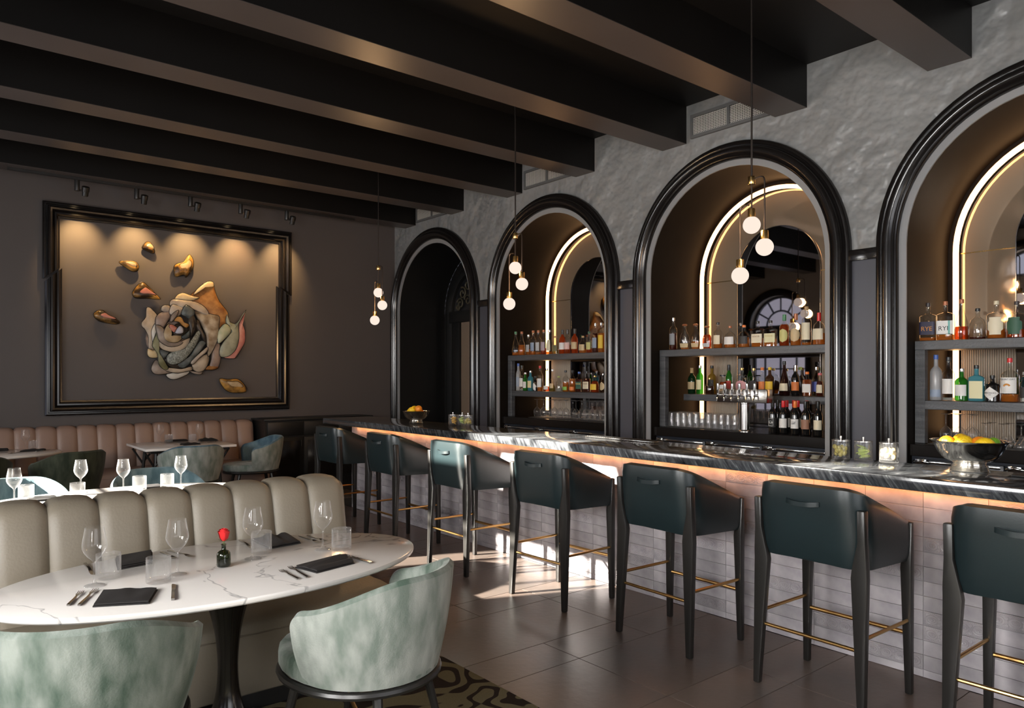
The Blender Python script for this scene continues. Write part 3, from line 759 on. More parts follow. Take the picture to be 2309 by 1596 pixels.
BOTTLES = {
 'tap_top': [
  (6.170,4.884,0.339,0.079,'tall','darkred',0.72,'grey','silver','',"slim dark bottle with silver foil neck"),
  (6.170,4.737,0.265,0.108,'oval','amber',0.1,'tan','copper','low',"nearly empty flask bottle with round copper stopper"),
  (6.170,4.600,0.261,0.104,'oval','amber',0.42,'tan','copper','low',"half full amber flask bottle with copper stopper"),
  (6.170,4.463,0.230,0.103,'oval','red',0.85,'silver','copper','low',"full red amber flask bottle with silver band"),
  (6.170,4.333,0.259,0.086,'cyl','amber',0.26,'cream','black','',"straight bottle with cream label and black cap"),
  (6.170,4.195,0.216,0.113,'round','amber',0.25,'white','copper','',"squat bottle with white label and rust cap"),
  (6.170,4.039,0.215,0.111,'round','amber',0.62,'dark','orange','',"squat amber bottle with dark label and orange cap"),
  (6.170,3.891,0.245,0.113,'square','amber',0.45,'cream','black','KNOB',"square amber bottle with peach label and black cap"),
  (6.170,3.757,0.243,0.112,'square','amber',0.4,'pale','black','KNOB',"square amber bottle with pale yellow label"),
  (6.170,3.618,0.289,0.088,'cyl','red',0.95,'lime','green','oval',"dark amber bottle with green yellow oval label"),
  (6.170,3.506,0.290,0.095,'cyl','amber',0.3,'tan','copper','oval',"amber bottle with round tan label and copper neck"),
  (6.170,3.403,0.346,0.083,'tall','amber',0.1,'cream','cork','big',"tall clear bottle with large cream label and cork"),
  (6.170,3.287,0.284,0.110,'round','amber',0.5,'cream','red','',"bottle dipped in dripping red wax"),
 ],
 'tap_mid': [
  (6.470,4.873,0.279,0.086,'wine','dgreen',1,'tan','cork','',"dark green bottle with tan label"),
  (6.470,4.770,0.304,0.071,'tall','green',1,'pale','silver','',"bright green slender bottle with pour spout"),
  (6.580,4.696,0.302,0.087,'cyl','olive',1,'dark','black','',"olive gold bottle with black capsule"),
  (6.457,4.637,0.173,0.093,'round','brown',0.7,'none','gold','',"short round dark bottle with gold top"),
  (6.450,4.469,0.203,0.078,'round','red',0.9,'white','black','hat',"short red bottle with wide flat black cap"),
  (6.580,4.487,0.310,0.069,'wine','green',1,'red','black','',"emerald green bottle with dark capsule"),
  (6.482,4.267,0.273,0.144,'disc','amber',0.3,'pink','gold','oval',"ornate disc shaped decanter with pink oval label"),
  (6.470,4.126,0.269,0.097,'square','grey',0.3,'dark','gold','round',"smoky grey bottle with round black label"),
  (6.470,4.031,0.275,0.070,'cyl','amber',0.2,'orange','orange','',"clear bottle with orange label and orange neck"),
  (6.470,3.948,0.277,0.087,'cyl','brown',1,'yellow','yellow','',"dark brown bottle with bright yellow label"),
  (6.470,3.794,0.334,0.098,'tear','plum',1,'cream','black','',"large plum brown robed bottle with cream label"),
  (6.470,3.679,0.293,0.076,'wine','black',1,'orange','silver','',"black bottle with small orange label"),
  (6.580,3.692,0.277,0.068,'cyl','clear',0,'none','lime','',"clear bottle with lime neck band"),
  (6.470,3.563,0.231,0.083,'square','rust',0.95,'white','orange','',"orange capped square bottle with white label"),
  (6.580,3.531,0.276,0.079,'cyl','clear',0,'blue','silver','',"clear bottle with blue shoulder band"),
  (6.470,3.438,0.219,0.066,'round','darkred',0.9,'cream','pink','',"dark red bottle with cream label and pink cap"),
 ],
 'far_top': [
  (6.170,7.480,0.315,0.102,'tear','amber',0.18,'none','green','',"nearly empty teardrop bottle with green top"),
  (6.170,7.357,0.311,0.101,'tear','amber',0.6,'none','copper','',"amber teardrop bottle with brown cork"),
  (6.170,7.222,0.265,0.065,'square','amber',0.4,'silver','silver','',"narrow square bottle with silver cap"),
  (6.170,7.127,0.313,0.073,'cyl','amber',0.2,'bluegrey','copper','',"bottle with blue grey label and long neck"),
  (6.170,7.029,0.311,0.072,'cyl','amber',0.15,'silver','copper','',"bottle with silver label and long neck"),
  (6.170,6.927,0.313,0.072,'cyl','red',0.35,'mauve','copper','',"bottle with mauve label and long neck"),
  (6.170,6.817,0.308,0.086,'tear','amber',0.15,'cream','silver','big',"bottle with tall cream label lit by strip"),
  (6.170,6.705,0.225,0.078,'square','olive',0.4,'olive','cork','',"short square bottle with olive label"),
  (6.170,6.578,0.297,0.084,'wine','red',1,'white','black','low',"dark red bottle with white and blue label"),
  (6.170,6.490,0.297,0.084,'wine','red',0.5,'pinkwhite','black','low',"half full bottle with white and red label"),
  (6.170,6.364,0.296,0.083,'wine','red',1,'tan','black','low',"dark red bottle with tan slanted label"),
  (6.170,6.225,0.205,0.101,'round','amber',0.3,'tan','cork','',"round bottle with horse shaped stopper"),
  (6.170,6.118,0.252,0.071,'cyl','red',0.3,'lime','dgreen','',"bottle with pale green label and green cap"),
  (6.170,6.016,0.346,0.074,'tall','darkred',0.9,'bluegrey','silver','',"tall dark bottle with silver top"),
  (6.170,5.922,0.347,0.080,'tall','amber',0.9,'yellow','silver','big',"tall amber bottle with large yellow label"),
 ],
 'far_mid': [
  (6.170,7.425,0.358,0.064,'tall','frost',1,'bluegrey','blue','',"frosted vodka bottle with blue cap"),
  (6.170,7.354,0.331,0.069,'cyl','clear',0.1,'white','black','',"clear bottle with white label and black cap"),
  (6.170,7.285,0.239,0.061,'cyl','green',1,'white','silver','',"small green bottle with white label"),
  (6.170,7.181,0.261,0.075,'square','blue',1,'pale','silver','',"pale blue square bottle"),
  (6.170,7.087,0.192,0.060,'cyl','black',1,'white','black','diamond',"short black bottle with white diamond label"),
  (6.170,6.994,0.323,0.074,'cyl','amber',0.25,'white','red','orange',"rum bottle with white label and red cap"),
  (6.170,6.867,0.288,0.079,'tear','red',0.3,'white','silver','low',"tapering bottle with red liquid and white label"),
  (6.170,6.762,0.277,0.071,'tear','olive',0.4,'tan','silver','',"tapering bottle with golden liquid"),
  (6.170,6.644,0.192,0.085,'round','clear',0.3,'none','lime','',"short clear bottle with green round stopper"),
  (6.170,6.520,0.262,0.079,'cyl','amber',0.62,'limegreen','black','low',"amber bottle with bright green band label"),
  (6.170,6.403,0.262,0.078,'cyl','amber',0.85,'orange','black','low',"amber bottle with orange band label"),
  (6.170,6.286,0.244,0.082,'square','darkred',0.9,'dgreen','blue','KNOB',"square dark bottle with green label"),
  (6.170,6.157,0.249,0.096,'square','darkred',0.9,'cream','black','KNOB',"square dark bottle with cream label"),
  (6.170,6.026,0.197,0.109,'round','red',0.95,'yellow','gold','',"round red bottle with yellow crest label"),
  (6.170,5.892,0.221,0.079,'round','brown',0.95,'tan','silver','oval',"round brown bottle with oval tan label"),
 ],
 'near_top': [
  (6.170,2.392,0.300,0.117,'square','amber',0.12,'navy','dark','RYEo',"square rye bottle with navy and orange label"),
  (6.170,2.268,0.302,0.119,'square','amber',0.2,'white','copper','RYE',"square rye bottle with white and teal label"),
  (6.170,2.155,0.309,0.100,'tear','red',0.45,'none','copper','',"tapering bottle with red amber liquid"),
  (6.170,2.046,0.232,0.111,'round','darkred',0.1,'none','black','',"squat clear bottle with embossed star, nearly empty"),
  (6.170,1.924,0.278,0.124,'cyl','amber',0.35,'cream','cream','shield',"broad bottle with cream shield label"),
  (6.170,1.795,0.265,0.126,'cyl','red',0.32,'dgreen','dark','shield',"broad bottle with dark green and gold label"),
 ],
 'near_mid': [
  (6.170,2.335,0.355,0.084,'tall','frost',1,'bluegrey','blue','low',"frosted vodka bottle with blue cap"),
  (6.170,2.246,0.336,0.085,'cyl','clear',0.1,'white','black','',"clear vodka bottle with white and red label"),
  (6.170,2.155,0.247,0.090,'cyl','green',1,'white','silver','',"green gin bottle with white label and red seal"),
  (6.170,2.054,0.271,0.104,'square','blue',1,'pale','black','tall',"sky blue square gin bottle"),
  (6.170,1.949,0.195,0.099,'cyl','black',1,'white','black','diamond',"short black apothecary bottle with white diamond label"),
  (6.170,1.838,0.320,0.116,'cyl','amber',0.25,'white','red','rum',"rum bottle with white label and red cap"),
  (6.170,1.743,0.219,0.066,'cyl','clear',0.2,'dark','grey','',"clear bottle with dark label"),
 ],
}
WINE = [
  (6.15,3.724,'black','Cs','black',"bottle with black square label marked in white"),
  (6.27,3.747,'none','','black',"unlabelled bottle with black capsule behind"),
  (6.15,3.617,'white','','red',"bottle with plain white label and red capsule"),
  (6.25,3.642,'white','','red',"bottle in back row with white label, red capsule"),
  (6.33,3.616,'dark','','red',"bottle in back row with dark label, red capsule"),
  (6.14,3.497,'white','pic','orange',"bottle with white landscape label and orange capsule"),
  (6.28,3.549,'cream','','red',"bottle in back row with cream label, red capsule"),
  (6.30,3.469,'none','','red',"unlabelled bottle in back row with red capsule"),
  (6.13,3.391,'brownpic','','black',"bottle with small brown picture label"),
  (6.22,3.424,'brownpic','','black',"bottle in back row with brown picture label"),
  (6.28,3.359,'dark','','black',"bottle in back row with black label, black capsule"),
  (6.13,3.275,'cream','low','black',"bottle with low cream label and neck medallion"),
]
ROSE = [
 (0,'rust',[(2.856,2.643),(2.941,2.731),(3.033,2.814),(3.099,2.833),(3.133,2.787),(3.153,2.691),(3.207,2.570),(3.309,2.437),(3.296,2.324),(3.234,2.237),(3.180,2.179),(3.126,2.316),(3.046,2.381),(2.915,2.483),(2.785,2.570)]),
 (1,'cream',[(2.870,2.649),(2.935,2.742),(3.040,2.826),(3.113,2.825),(3.120,2.770),(3.067,2.773),(2.987,2.733),(2.922,2.673)]),
 (1,'cream',[(2.646,2.566),(2.665,2.621),(2.729,2.656),(2.805,2.637),(2.883,2.616),(2.935,2.606),(2.831,2.558),(2.729,2.551)]),
 (2,'greybeige',[(2.579,2.487),(2.591,2.547),(2.660,2.565),(2.749,2.558),(2.877,2.546),(2.981,2.498),(3.034,2.432),(3.047,2.371),(2.955,2.401),(2.825,2.448),(2.711,2.441),(2.622,2.463)]),
 (0,'beige',[(2.301,2.420),(2.337,2.435),(2.379,2.398),(2.428,2.335),(2.434,2.243),(2.385,2.148),(2.385,2.056),(2.422,1.938),(2.373,1.897),(2.325,1.922),(2.325,2.054),(2.289,2.157),(2.253,2.195),(2.250,2.247),(2.295,2.315)]),
 (1,'cream',[(2.314,1.915),(2.368,1.896),(2.429,1.911),(2.435,1.832),(2.423,1.805),(2.344,1.804),(2.308,1.843)]),
 (0,'pink',[(3.556,2.457),(3.511,2.306),(3.546,2.194),(3.550,2.052),(3.511,1.966),(3.427,1.836),(3.385,1.819),(3.275,1.827),(3.371,1.878),(3.441,1.964),(3.455,2.091),(3.455,2.275)]),
 (1,'sage',[(3.303,2.393),(3.330,2.310),(3.406,2.279),(3.462,2.331),(3.504,2.404),(3.553,2.470),(3.490,2.346),(3.455,2.274),(3.459,2.091),(3.420,1.949),(3.337,1.862),(3.255,1.840),(3.214,1.860),(3.214,1.957),(3.282,2.071),(3.348,2.157),(3.344,2.234),(3.289,2.294)]),
 (2,'mint',[(3.174,2.150),(3.222,2.235),(3.276,2.272),(3.338,2.226),(3.338,2.156),(3.276,2.084),(3.208,2.019),(3.174,2.025)]),
 (0,'mauve',[(3.113,1.955),(3.180,2.020),(3.214,1.972),(3.221,1.805),(3.194,1.693),(3.153,1.665),(3.073,1.665),(3.099,1.803)]),
 (0,'rust',[(3.006,1.664),(3.073,1.706),(3.194,1.693),(3.140,1.654),(3.046,1.651)]),
 (2,'tan',[(2.877,2.410),(2.929,2.433),(3.008,2.403),(3.114,2.382),(3.188,2.358),(3.181,2.219),(3.168,2.080),(3.127,1.968),(3.074,1.871),(3.041,1.856),(3.028,2.007),(3.008,2.143),(2.942,2.277),(2.897,2.357)]),
 (1,'beige',[(2.857,1.731),(2.909,1.800),(3.040,1.857),(3.060,1.775),(3.014,1.664),(2.935,1.623),(2.857,1.663)]),
 (1,'taupe',[(2.356,1.660),(2.381,1.739),(2.423,1.772),(2.466,1.700),(2.565,1.654),(2.615,1.621),(2.540,1.601),(2.442,1.588),(2.381,1.607)]),
 (0,'white',[(2.539,1.588),(2.608,1.615),(2.683,1.608),(2.811,1.643),(2.798,1.595),(2.709,1.548),(2.633,1.525),(2.570,1.541)]),
 (0,'taupe',[(2.817,1.636),(2.915,1.623),(2.987,1.637),(2.967,1.589),(2.888,1.595)]),
 (2,'beige',[(2.800,1.635),(2.673,1.608),(2.572,1.621),(2.486,1.660),(2.572,1.674),(2.723,1.662),(2.825,1.690),(2.838,1.649)]),
 (2,'mauve',[(2.406,2.318),(2.461,2.380),(2.560,2.406),(2.585,2.340),(2.535,2.258),(2.498,2.190),(2.437,2.161),(2.400,2.226)]),
 (2,'greybeige',[(2.467,2.414),(2.480,2.467),(2.535,2.484),(2.572,2.460),(2.566,2.406),(2.510,2.396)]),
 (3,'greybeige',[(2.561,2.378),(2.580,2.472),(2.617,2.494),(2.731,2.447),(2.705,2.379),(2.642,2.342)]),
 (1,'white',[(2.356,2.146),(2.399,2.240),(2.429,2.175),(2.423,2.069),(2.381,1.976),(2.362,2.054)]),
 (3,'olive',[(2.359,1.974),(2.420,2.160),(2.389,2.040),(2.420,1.936),(2.456,1.805),(2.493,1.713),(2.543,1.674),(2.493,1.660),(2.432,1.726),(2.420,1.844),(2.371,1.922)]),
 (2,'slate',[(2.431,1.911),(2.535,1.886),(2.560,1.860),(2.535,1.820),(2.486,1.793),(2.443,1.832)]),
 (2,'dark',[(2.480,1.793),(2.535,1.807),(2.560,1.741),(2.647,1.722),(2.723,1.675),(2.622,1.675),(2.535,1.714)]),
 (4,'taupe',[(2.397,2.210),(2.476,2.187),(2.488,2.082),(2.525,2.004),(2.612,1.980),(2.713,2.010),(2.650,1.961),(2.538,1.952),(2.439,2.015),(2.409,2.106)]),
 (3,'beige',[(2.420,2.054),(2.469,1.964),(2.567,1.926),(2.655,1.955),(2.743,2.011),(2.801,2.067),(2.781,1.972),(2.705,1.890),(2.592,1.880),(2.481,1.911),(2.426,1.976)]),
 (4,'speckle',[(2.531,1.819),(2.575,1.873),(2.662,1.888),(2.763,1.944),(2.840,2.041),(2.892,2.151),(2.931,2.125),(2.892,2.002),(2.827,1.892),(2.738,1.782),(2.637,1.728),(2.550,1.740)]),
 (3,'slate',[(2.655,1.715),(2.769,1.783),(2.859,1.920),(2.923,2.017),(2.989,2.026),(3.002,1.992),(2.949,1.909),(2.871,1.812),(2.781,1.703),(2.718,1.682)]),
 (3,'greybeige',[(2.871,1.812),(2.976,1.909),(3.028,1.951),(3.028,1.897),(2.936,1.813),(2.859,1.730),(2.820,1.744)]),
 (3,'dark',[(2.884,2.273),(2.923,2.302),(2.949,2.208),(3.002,2.101),(3.002,2.019),(2.936,2.126),(2.891,2.206)]),
 (5,'slate',[(2.695,2.376),(2.751,2.493),(2.860,2.405),(2.796,2.314),(2.745,2.345)]),
 (5,'taupe',[(2.557,2.282),(2.582,2.363),(2.657,2.420),(2.644,2.353),(2.582,2.270)]),
 (5,'dark',[(2.790,2.334),(2.834,2.377),(2.873,2.271),(2.847,2.134),(2.809,2.093),(2.796,2.173),(2.771,2.266)]),
 (5,'goldbeige',[(2.483,2.121),(2.520,2.214),(2.557,2.229),(2.520,2.122),(2.533,2.056),(2.607,2.046),(2.695,2.089),(2.701,2.062),(2.644,2.007),(2.557,2.004),(2.496,2.042)]),
 (5,'dark',[(2.588,2.111),(2.594,2.191),(2.657,2.247),(2.732,2.197),(2.745,2.131),(2.695,2.089),(2.632,2.080)]),
 (6,'orange',[(2.602,2.277),(2.639,2.332),(2.689,2.327),(2.727,2.263),(2.784,2.238),(2.752,2.197),(2.702,2.221),(2.652,2.272)]),
 (6,'salmon',[(2.540,2.214),(2.577,2.229),(2.645,2.179),(2.602,2.131),(2.564,2.162)]),
 (7,'lavender',[(2.609,2.130),(2.659,2.212),(2.703,2.187),(2.703,2.127),(2.646,2.114)]),
 (6,'slate',[(2.689,2.074),(2.740,2.116),(2.790,2.158),(2.784,2.077),(2.727,2.049)]),
]
LOOSE = [
 ('small upright golden petal',[(2.248,3.201),(2.277,3.257),(2.316,3.287),(2.365,3.257),(2.401,3.175),(2.381,3.137),(2.326,3.156),(2.271,3.178)]),
 ('folded amber petal with pointed left tip',[(1.987,2.995),(2.076,3.018),(2.171,3.013),(2.213,2.964),(2.200,2.900),(2.142,2.884),(2.076,2.920),(2.019,2.956)]),
 ('tall curled golden petal beside the light pools',[(2.626,2.971),(2.656,3.029),(2.749,3.070),(2.801,3.153),(2.832,3.171),(2.874,3.094),(2.864,2.982),(2.780,2.865),(2.749,2.895),(2.646,2.864)]),
 ('dark petal with peach edges just above the rose',[(2.138,2.589),(2.152,2.653),(2.244,2.762),(2.326,2.709),(2.395,2.639),(2.470,2.559),(2.405,2.554),(2.306,2.558),(2.190,2.550)]),
 ('brown and peach petal left of the rose',[(1.703,2.313),(1.743,2.367),(1.806,2.381),(1.870,2.322),(1.997,2.246),(1.963,2.213),(1.870,2.219),(1.761,2.245)]),
 ('bronze petal below the rose by the frame corner',[(3.214,1.535),(3.330,1.523),(3.454,1.528),(3.556,1.431),(3.568,1.350),(3.420,1.336),(3.307,1.364),(3.230,1.456)]),
]
# ================================================================== banquettes
def channel(b, x0, x1, prof, puff):
    """one upholstered channel between x0 and x1; prof = list of (y,z) along the back face, outward is -y"""
    n = 9; w = x1 - x0; rings = []
    m = len(prof)
    for i in range(n):
        t = i/(n-1); x = x0 + w*t
        k = math.sqrt(max(0, 1 - (2*t-1)**2)) ** .8
        ring = []
        for j, (y, z, ny, nz) in enumerate(prof):
            d = puff*k
            ring.append((x, y + ny*d, z + nz*d))
        rings.append(ring)
    b.rings(rings, closed=False)
    return b
def back_profile(yf, z0, z1, lean, depth):
    """front face going up, over a rounded top"""
    pr = []
    for k in range(7):
        t = k/6; pr.append((yf + lean*t - .02*math.sin(PI*t*.9), z0 + (z1-.06-z0)*t, -1, .05))
    yt = yf + lean
    for k in range(1, 7):
        a = PI/2*k/6
        pr.append((yt + .075*(1-math.cos(a)), z1-.06 + .06*math.sin(a), -math.cos(a), math.sin(a)))
    pr.append((yt + depth, z1, 0, 1))
    return pr
def mirror_prof(pr, yc):
    return [(2*yc - y, z, -ny, nz) for y, z, ny, nz in pr]
def banquette(name, label, x0, x1, yf, m, double, w=.2115, seat_front=None, right_end=True):
    t = thing(name, label, 'banquette', (x0, yf, 0))
    L = x1 - x0
    n = round(L / w); w = L/n
    pr = back_profile(0, .40, .945, .085, .125)
    yc = .085 + .125
    for i in range(n):
        xa, xb = L - (i+1)*w, L - i*w
        channel(MB(), xa, xb, pr, .030).build('back_channel', m, t, smooth=55)
        if double:
            channel(MB(), xa, xb, mirror_prof(pr, yc), .030).build('back_channel', m, t, smooth=55)
    # solid core and end caps
    c = MB()
    core = [(.012,.10),(.03,.45),(.075,.85),(.095,.915),(.13,.938)]
    poly = core + [(2*yc - y, z) for y, z in reversed(core)] if double else core + [(yc,.94),(yc,.10)]
    c.rings([[(x, y, z) for y, z in poly] for x in (0.004, L + (.012 if right_end else 0))], True, True, True)
    c.build('back_core', m, t, smooth=40, bevel=.006)
    def seat(s, name='seat'):
        sf = .58
        pts = [(.02,.10),(.02,.43),(-.03,.452),(-.40,.458),(-sf+.05,.450),(-sf+.012,.428),(-sf,.39),(-sf+.005,.30),(-sf+.02,.10)]
        pts = [(y if s > 0 else 2*yc - y, z) for y, z in pts]
        b = MB().rings([[(x, y, z) for y, z in pts] for x in (0, L-.03, L-.008, L)], True, True, True)
        o = b.build('seat', m, t, smooth=45, bevel=.010)
        yy = -sf - .002 if s > 0 else 2*yc + sf + .002
        MB().tube([(0, yy, .385),(L, yy, .385)], .003, 6).build('seam', m, o)
        ya, yb = (-sf+.07, .02) if s > 0 else (2*yc-.02, 2*yc+sf-.07)
        MB().box(.02, L-.05, ya, yb, 0, .10).build('plinth', M_DARKDOOR, t)
    seat(1)
    if double: seat(-1)
    return t
banquette('banquette', 'tan channel tufted double banquette beside the rose table', -1.0, 1.97, 3.925, M_TAN, True)
bb = banquette('banquette', 'rosy tan channel tufted banquette along the wall under the picture frame', -1.0, 3.62, 10.02, M_PINKTAN, False)

# ================================================================== dining chairs
def make_chair(label, outer, inner, loc, face, group=None):
    """face = direction the sitter looks, degrees from +x"""
    t = thing('dining_chair', label, 'chair', loc, R(face), group)
    n = 57; span = R(108)
    def ring(rad, zf, lean=0):
        out = []
        for i in range(n):
            s = math.sin(PI/2*(-1 + 2*i/(n-1))); a = PI + span*s
            out.append((rad*math.cos(a)*1.0, rad*math.sin(a), zf(abs(s))))
        return out
    def top(e):
        q = min(1, max(0, (e-.25)/.72)); return .800 - .115*q*q*(3-2*q) - .055*(1 - math.sqrt(max(0, 1 - max(0,(e-.90)/.10)**2)))
    rows = []
    for j in range(9):
        q = j/8
        r = .283 + .062*q + .010*math.sin(PI*q)
        rows.append(ring(r, lambda e: .412 + (top(e)-.412)*q))
    rows2 = []
    for j in range(9):
        q = 1 - j/8
        r = .245 + .058*q
        rows2.append(ring(r, lambda e: .42 + (top(e)+.006-.42)*q))
    lip = ring(.328, lambda e: top(e)+.016)
    nn = n
    o = MB().rings(rows, closed=False)
    # close the two arm ends
    o.build('outer_back', outer, t, smooth=70)
    i = MB().rings([rows[-1], lip, rows2[0]] + rows2[1:], closed=False)
    for e in (0, n-1):
        ends = [rows[k][e] for k in range(9)] + [lip[e]] + [rows2[k][e] for k in range(9)]
        i.add(ends, [tuple(range(len(ends)))])
    i.build('inner_back', inner, t, smooth=60)
    sp = [(.30*math.cos(2*PI*k/28)*(1.22 if math.cos(2*PI*k/28) > 0 else 1.0) + .012, .285*math.sin(2*PI*k/28)) for k in range(28)]
    MB().prism(sp, .405, .490).build('seat', inner if inner is not M_VBLUE else outer, t, bevel=.022, seg=3, smooth=60)
    MB().tube([(.292*math.cos(2*PI*k/36)*(1.22 if math.cos(2*PI*k/36) > 0 else 1.0)+.012, .285*math.sin(2*PI*k/36), .392) for k in range(36)], .016, 8, loop=True).build('seat_ring', M_LEG, t)
    ft = []
    for a in (45, 135, 225, 315):
        ca, sa = math.cos(R(a)), math.sin(R(a))
        fx = .05 if ca > 0 else 0
        p0 = (.325*ca+fx, .325*sa, .0035); p1 = (.225*ca+fx, .225*sa, .390)
        MB().tube([p0, p1], [.012, .021], 10).build('leg', M_LEG, t)
        ft.append((.285*ca+fx, .285*sa, .165))
    MB().tube([ft[0], ft[2]], .009, 8).build('stretcher', M_BRASSROD, t)
    MB().tube([ft[1], ft[3]], .009, 8).build('stretcher', M_BRASSROD, t)
    return t
make_chair('green velvet tub chair seen from behind, opposite the folded napkin and knife', M_VGREEN, M_VGREEN, (.455,2.77,.0095), 64)
make_chair('pale sage velvet tub chair on the rug edge by the stools', M_VSAGE, M_VGREEN, (1.405,2.635,.0095), 116)
make_chair('teal velvet chair behind the sunlit table, beside the moss green chair', M_VTEAL, M_VTEAL, (.55,6.20,0), -90)
make_chair('teal velvet chair behind the sunlit table, in front of the square table', M_VTEAL, M_VTEAL, (1.50,6.20,0), -90)
make_chair('dark moss velvet chair at the end of the far oval table', M_VDARK, M_VDARK, (1.22,8.68,0), 112)
make_chair('dark moss velvet chair at the middle of the far oval table', M_VDARK, M_VDARK, (.40,8.55,0), 95)
make_chair('sage velvet chair pushed up to the square table', M_VSAGE, M_VBLUE, (2.40,8.60,0), 88)
make_chair('sage chair with blue inner back facing along the square table', M_VSAGE, M_VBLUE, (3.30,9.12,0), 172)

# ================================================================== tables
def oval_table(label, loc, a=.87, b=.505, dz=0.0):
    t = thing('oval_table', label, 'table', loc)
    n = 72
    rings = []
    for k, (sc, z) in enumerate(((.93,.722),(.985,.724),(.997,.730),(1,.737),(1,.743),(.9975,.748),(.992,.750))):
        rings.append([((a - (1-sc)*.6)*math.cos(2*PI*i/n), (b - (1-sc)*.6)*math.sin(2*PI*i/n), z - dz) for i in range(n)])
    MB().rings(rings, True, True, True).build('table_top', M_TABLE, t, smooth=35)
    prof = [(.285,0),(.285,.012),(.24,.022),(.15,.045),(.085,.10),(.052,.19),(.042,.29),(.044,.38),(.056,.48),(.078,.57),(.105,.65),(.135,.705),(.150,.721-dz)]
    MB().lathe(spline(prof,3,False), 36, cap0=True, cap1=True).build('pedestal', M_BLACKWOOD, t, smooth=60)
    return t
oval_table('white oval stone table set with a single red rose', (1.04,3.193,.009), dz=.009)
oval_table('white oval stone table in full sunlight behind the tan banquette', (1.08,5.50,0))
oval_table('white oval stone table with pink veins below the picture frame', (.40,9.40,0))
sq = thing('square_table', 'square white stone table on black braced legs under the picture frame', 'table', (2.50,9.37,0))
MB().box(-.50,.50,-.48,.48,.722,.750).build('table_top', M_TABLE, sq, bevel=.003)
fr = MB().box(-.43,.43,-.41,-.37,.688,.722).box(-.43,.43,.37,.41,.688,.722).box(-.43,-.39,-.37,.37,.688,.722).box(.39,.43,-.37,.37,.688,.722)
fr.build('apron', M_LEG, sq)
for sx in (1, -1):
    for sy in (1, -1):
        l = MB().tube([(sx*.40,sy*.30,0),(sx*.34,sy*.26,.69)], [.013,.020], 10).build('leg', M_LEG, sq)
        MB().tube([(sx*.365,sy*.276,.52),(sx*.47,sy*.30,.70)], .012, 8).build('brace', M_LEG, l)
        MB().tube([(sx*.365,sy*.276,.52),(sx*.22,sy*.30,.70)], .012, 8).build('brace', M_LEG, l)

# ---- rug and cabinet
rg = thing('rug', 'green pile rug with dark brown swirls under the rose table', 'rug', (0,0,0))
MB().box(-.6,2.275,.9,3.41,.001,.009).build('rug_pile', M_RUG, rg, bevel=.003)
cb = thing('cabinet', 'low black panelled cabinet at the far end of the bar', 'cabinet', (3.67,9.74,0))
MB().box(0,1.60,.02,.50,.08,.955).build('body', M_DARKDOOR, cb)
MB().box(-.02,1.62,0,.50,.955,.985).build('cabinet_top', M_DARKDOOR, cb, bevel=.006)
MB().box(.03,1.57,.05,.48,0,.08).build('plinth', M_DARKDOOR, cb)
for k in range(3):
    x0 = .03 + k*.52
    d = MB().box(x0,x0+.50,.005,.02,.12,.72).build('door', M_DARKDOOR, cb, bevel=.003)
    MB().box(x0+.05,x0+.45,-.001,.005,.165,.675).build('door_panel', M_BLACKWOOD, d, bevel=.004)
    MB().tube([(x0+.47,-.012,.60),(x0+.47,-.012,.68)], .006, 8).build('handle', M_ROD, d)
    e = MB().box(x0,x0+.50,.005,.02,.75,.935).build('drawer', M_DARKDOOR, cb, bevel=.003)
# ================================================================== glass and place settings
def wine_glass_mesh():
    p = [(.0005,.0035),(.020,.004),(.034,.0025),(.0365,.0015),(.0365,.0030),(.030,.0050),(.012,.008),(.0055,.016),(.0042,.035),(.0040,.070),(.0048,.092),(.010,.100),(.024,.113),(.036,.130),(.0425,.146),(.0435,.156),(.0415,.175),(.0375,.198),(.0345,.216),(.0332,.2275)]
    return MB().lathe(p, 28)
_wg = wine_glass_mesh().build('wine_glass', M_GLASS, smooth=80, fix=False).data
def tumbler_mesh():
    n = 96; rs = []
    prof = [(.0005,.002),(.040,.0015),(.0445,.004),(.0455,.010),(.0455,.034),(.0455,.036),(.0455,.090),(.0455,.096),(.0452,.1005),(.0430,.1005),(.0425,.094),(.0420,.020),(.040,.016),(.0005,.015)]
    for k, (r, z) in enumerate(prof):
        rib = 4 <= k <= 6
        rs.append([((r - (.0024 if rib and j % 2 else 0))*math.cos(2*PI*j/n), (r - (.0024 if rib and j % 2 else 0))*math.sin(2*PI*j/n), z) for j in range(n)])
    return MB().rings(rs)
_tb = tumbler_mesh().build('tumbler', M_GLASSTHICK, smooth=24, fix=False).data
for o in list(COL.objects):
    if o.data in (_wg, _tb): bpy.data.objects.remove(o)
def put(name, data, loc, label, cat, group=None, rot=None):
    o = bpy.data.objects.new(name, data); COL.objects.link(o); o.location = loc
    if rot: o.rotation_euler = rot
    return tag(o, label, cat, group)
TZ = .751
W4 = 'wine glass on the rose table '
for x, y, z, lab in ((.542,3.216,TZ,W4+'beside the two forks and napkin of the left place'), (.834,3.182,TZ,W4+'between the ribbed tumbler and the rose vase'),
                     (1.167,3.249,TZ,W4+'between the rose vase and rear napkin'), (1.481,3.211,TZ,W4+'beside the twisted napkin near the bar stools')):
    put('wine_glass', _wg, (x,y,z), lab, 'wine glass', 'wine glasses on the rose table')
T4 = 'ribbed glass tumbler on the rose table '
for x, y, z, lab in ((.606,3.302,TZ,T4+'overlapping the left wine glass'), (.746,3.111,TZ,T4+'standing alone between two wine glasses'),
                     (1.234,3.326,TZ,T4+'behind the wine glass by the rose'), (1.549,3.157,TZ,T4+'at the end towards the bar stools')):
    put('tumbler', _tb, (x,y,z), lab, 'tumbler', 'ribbed tumblers on the rose table')
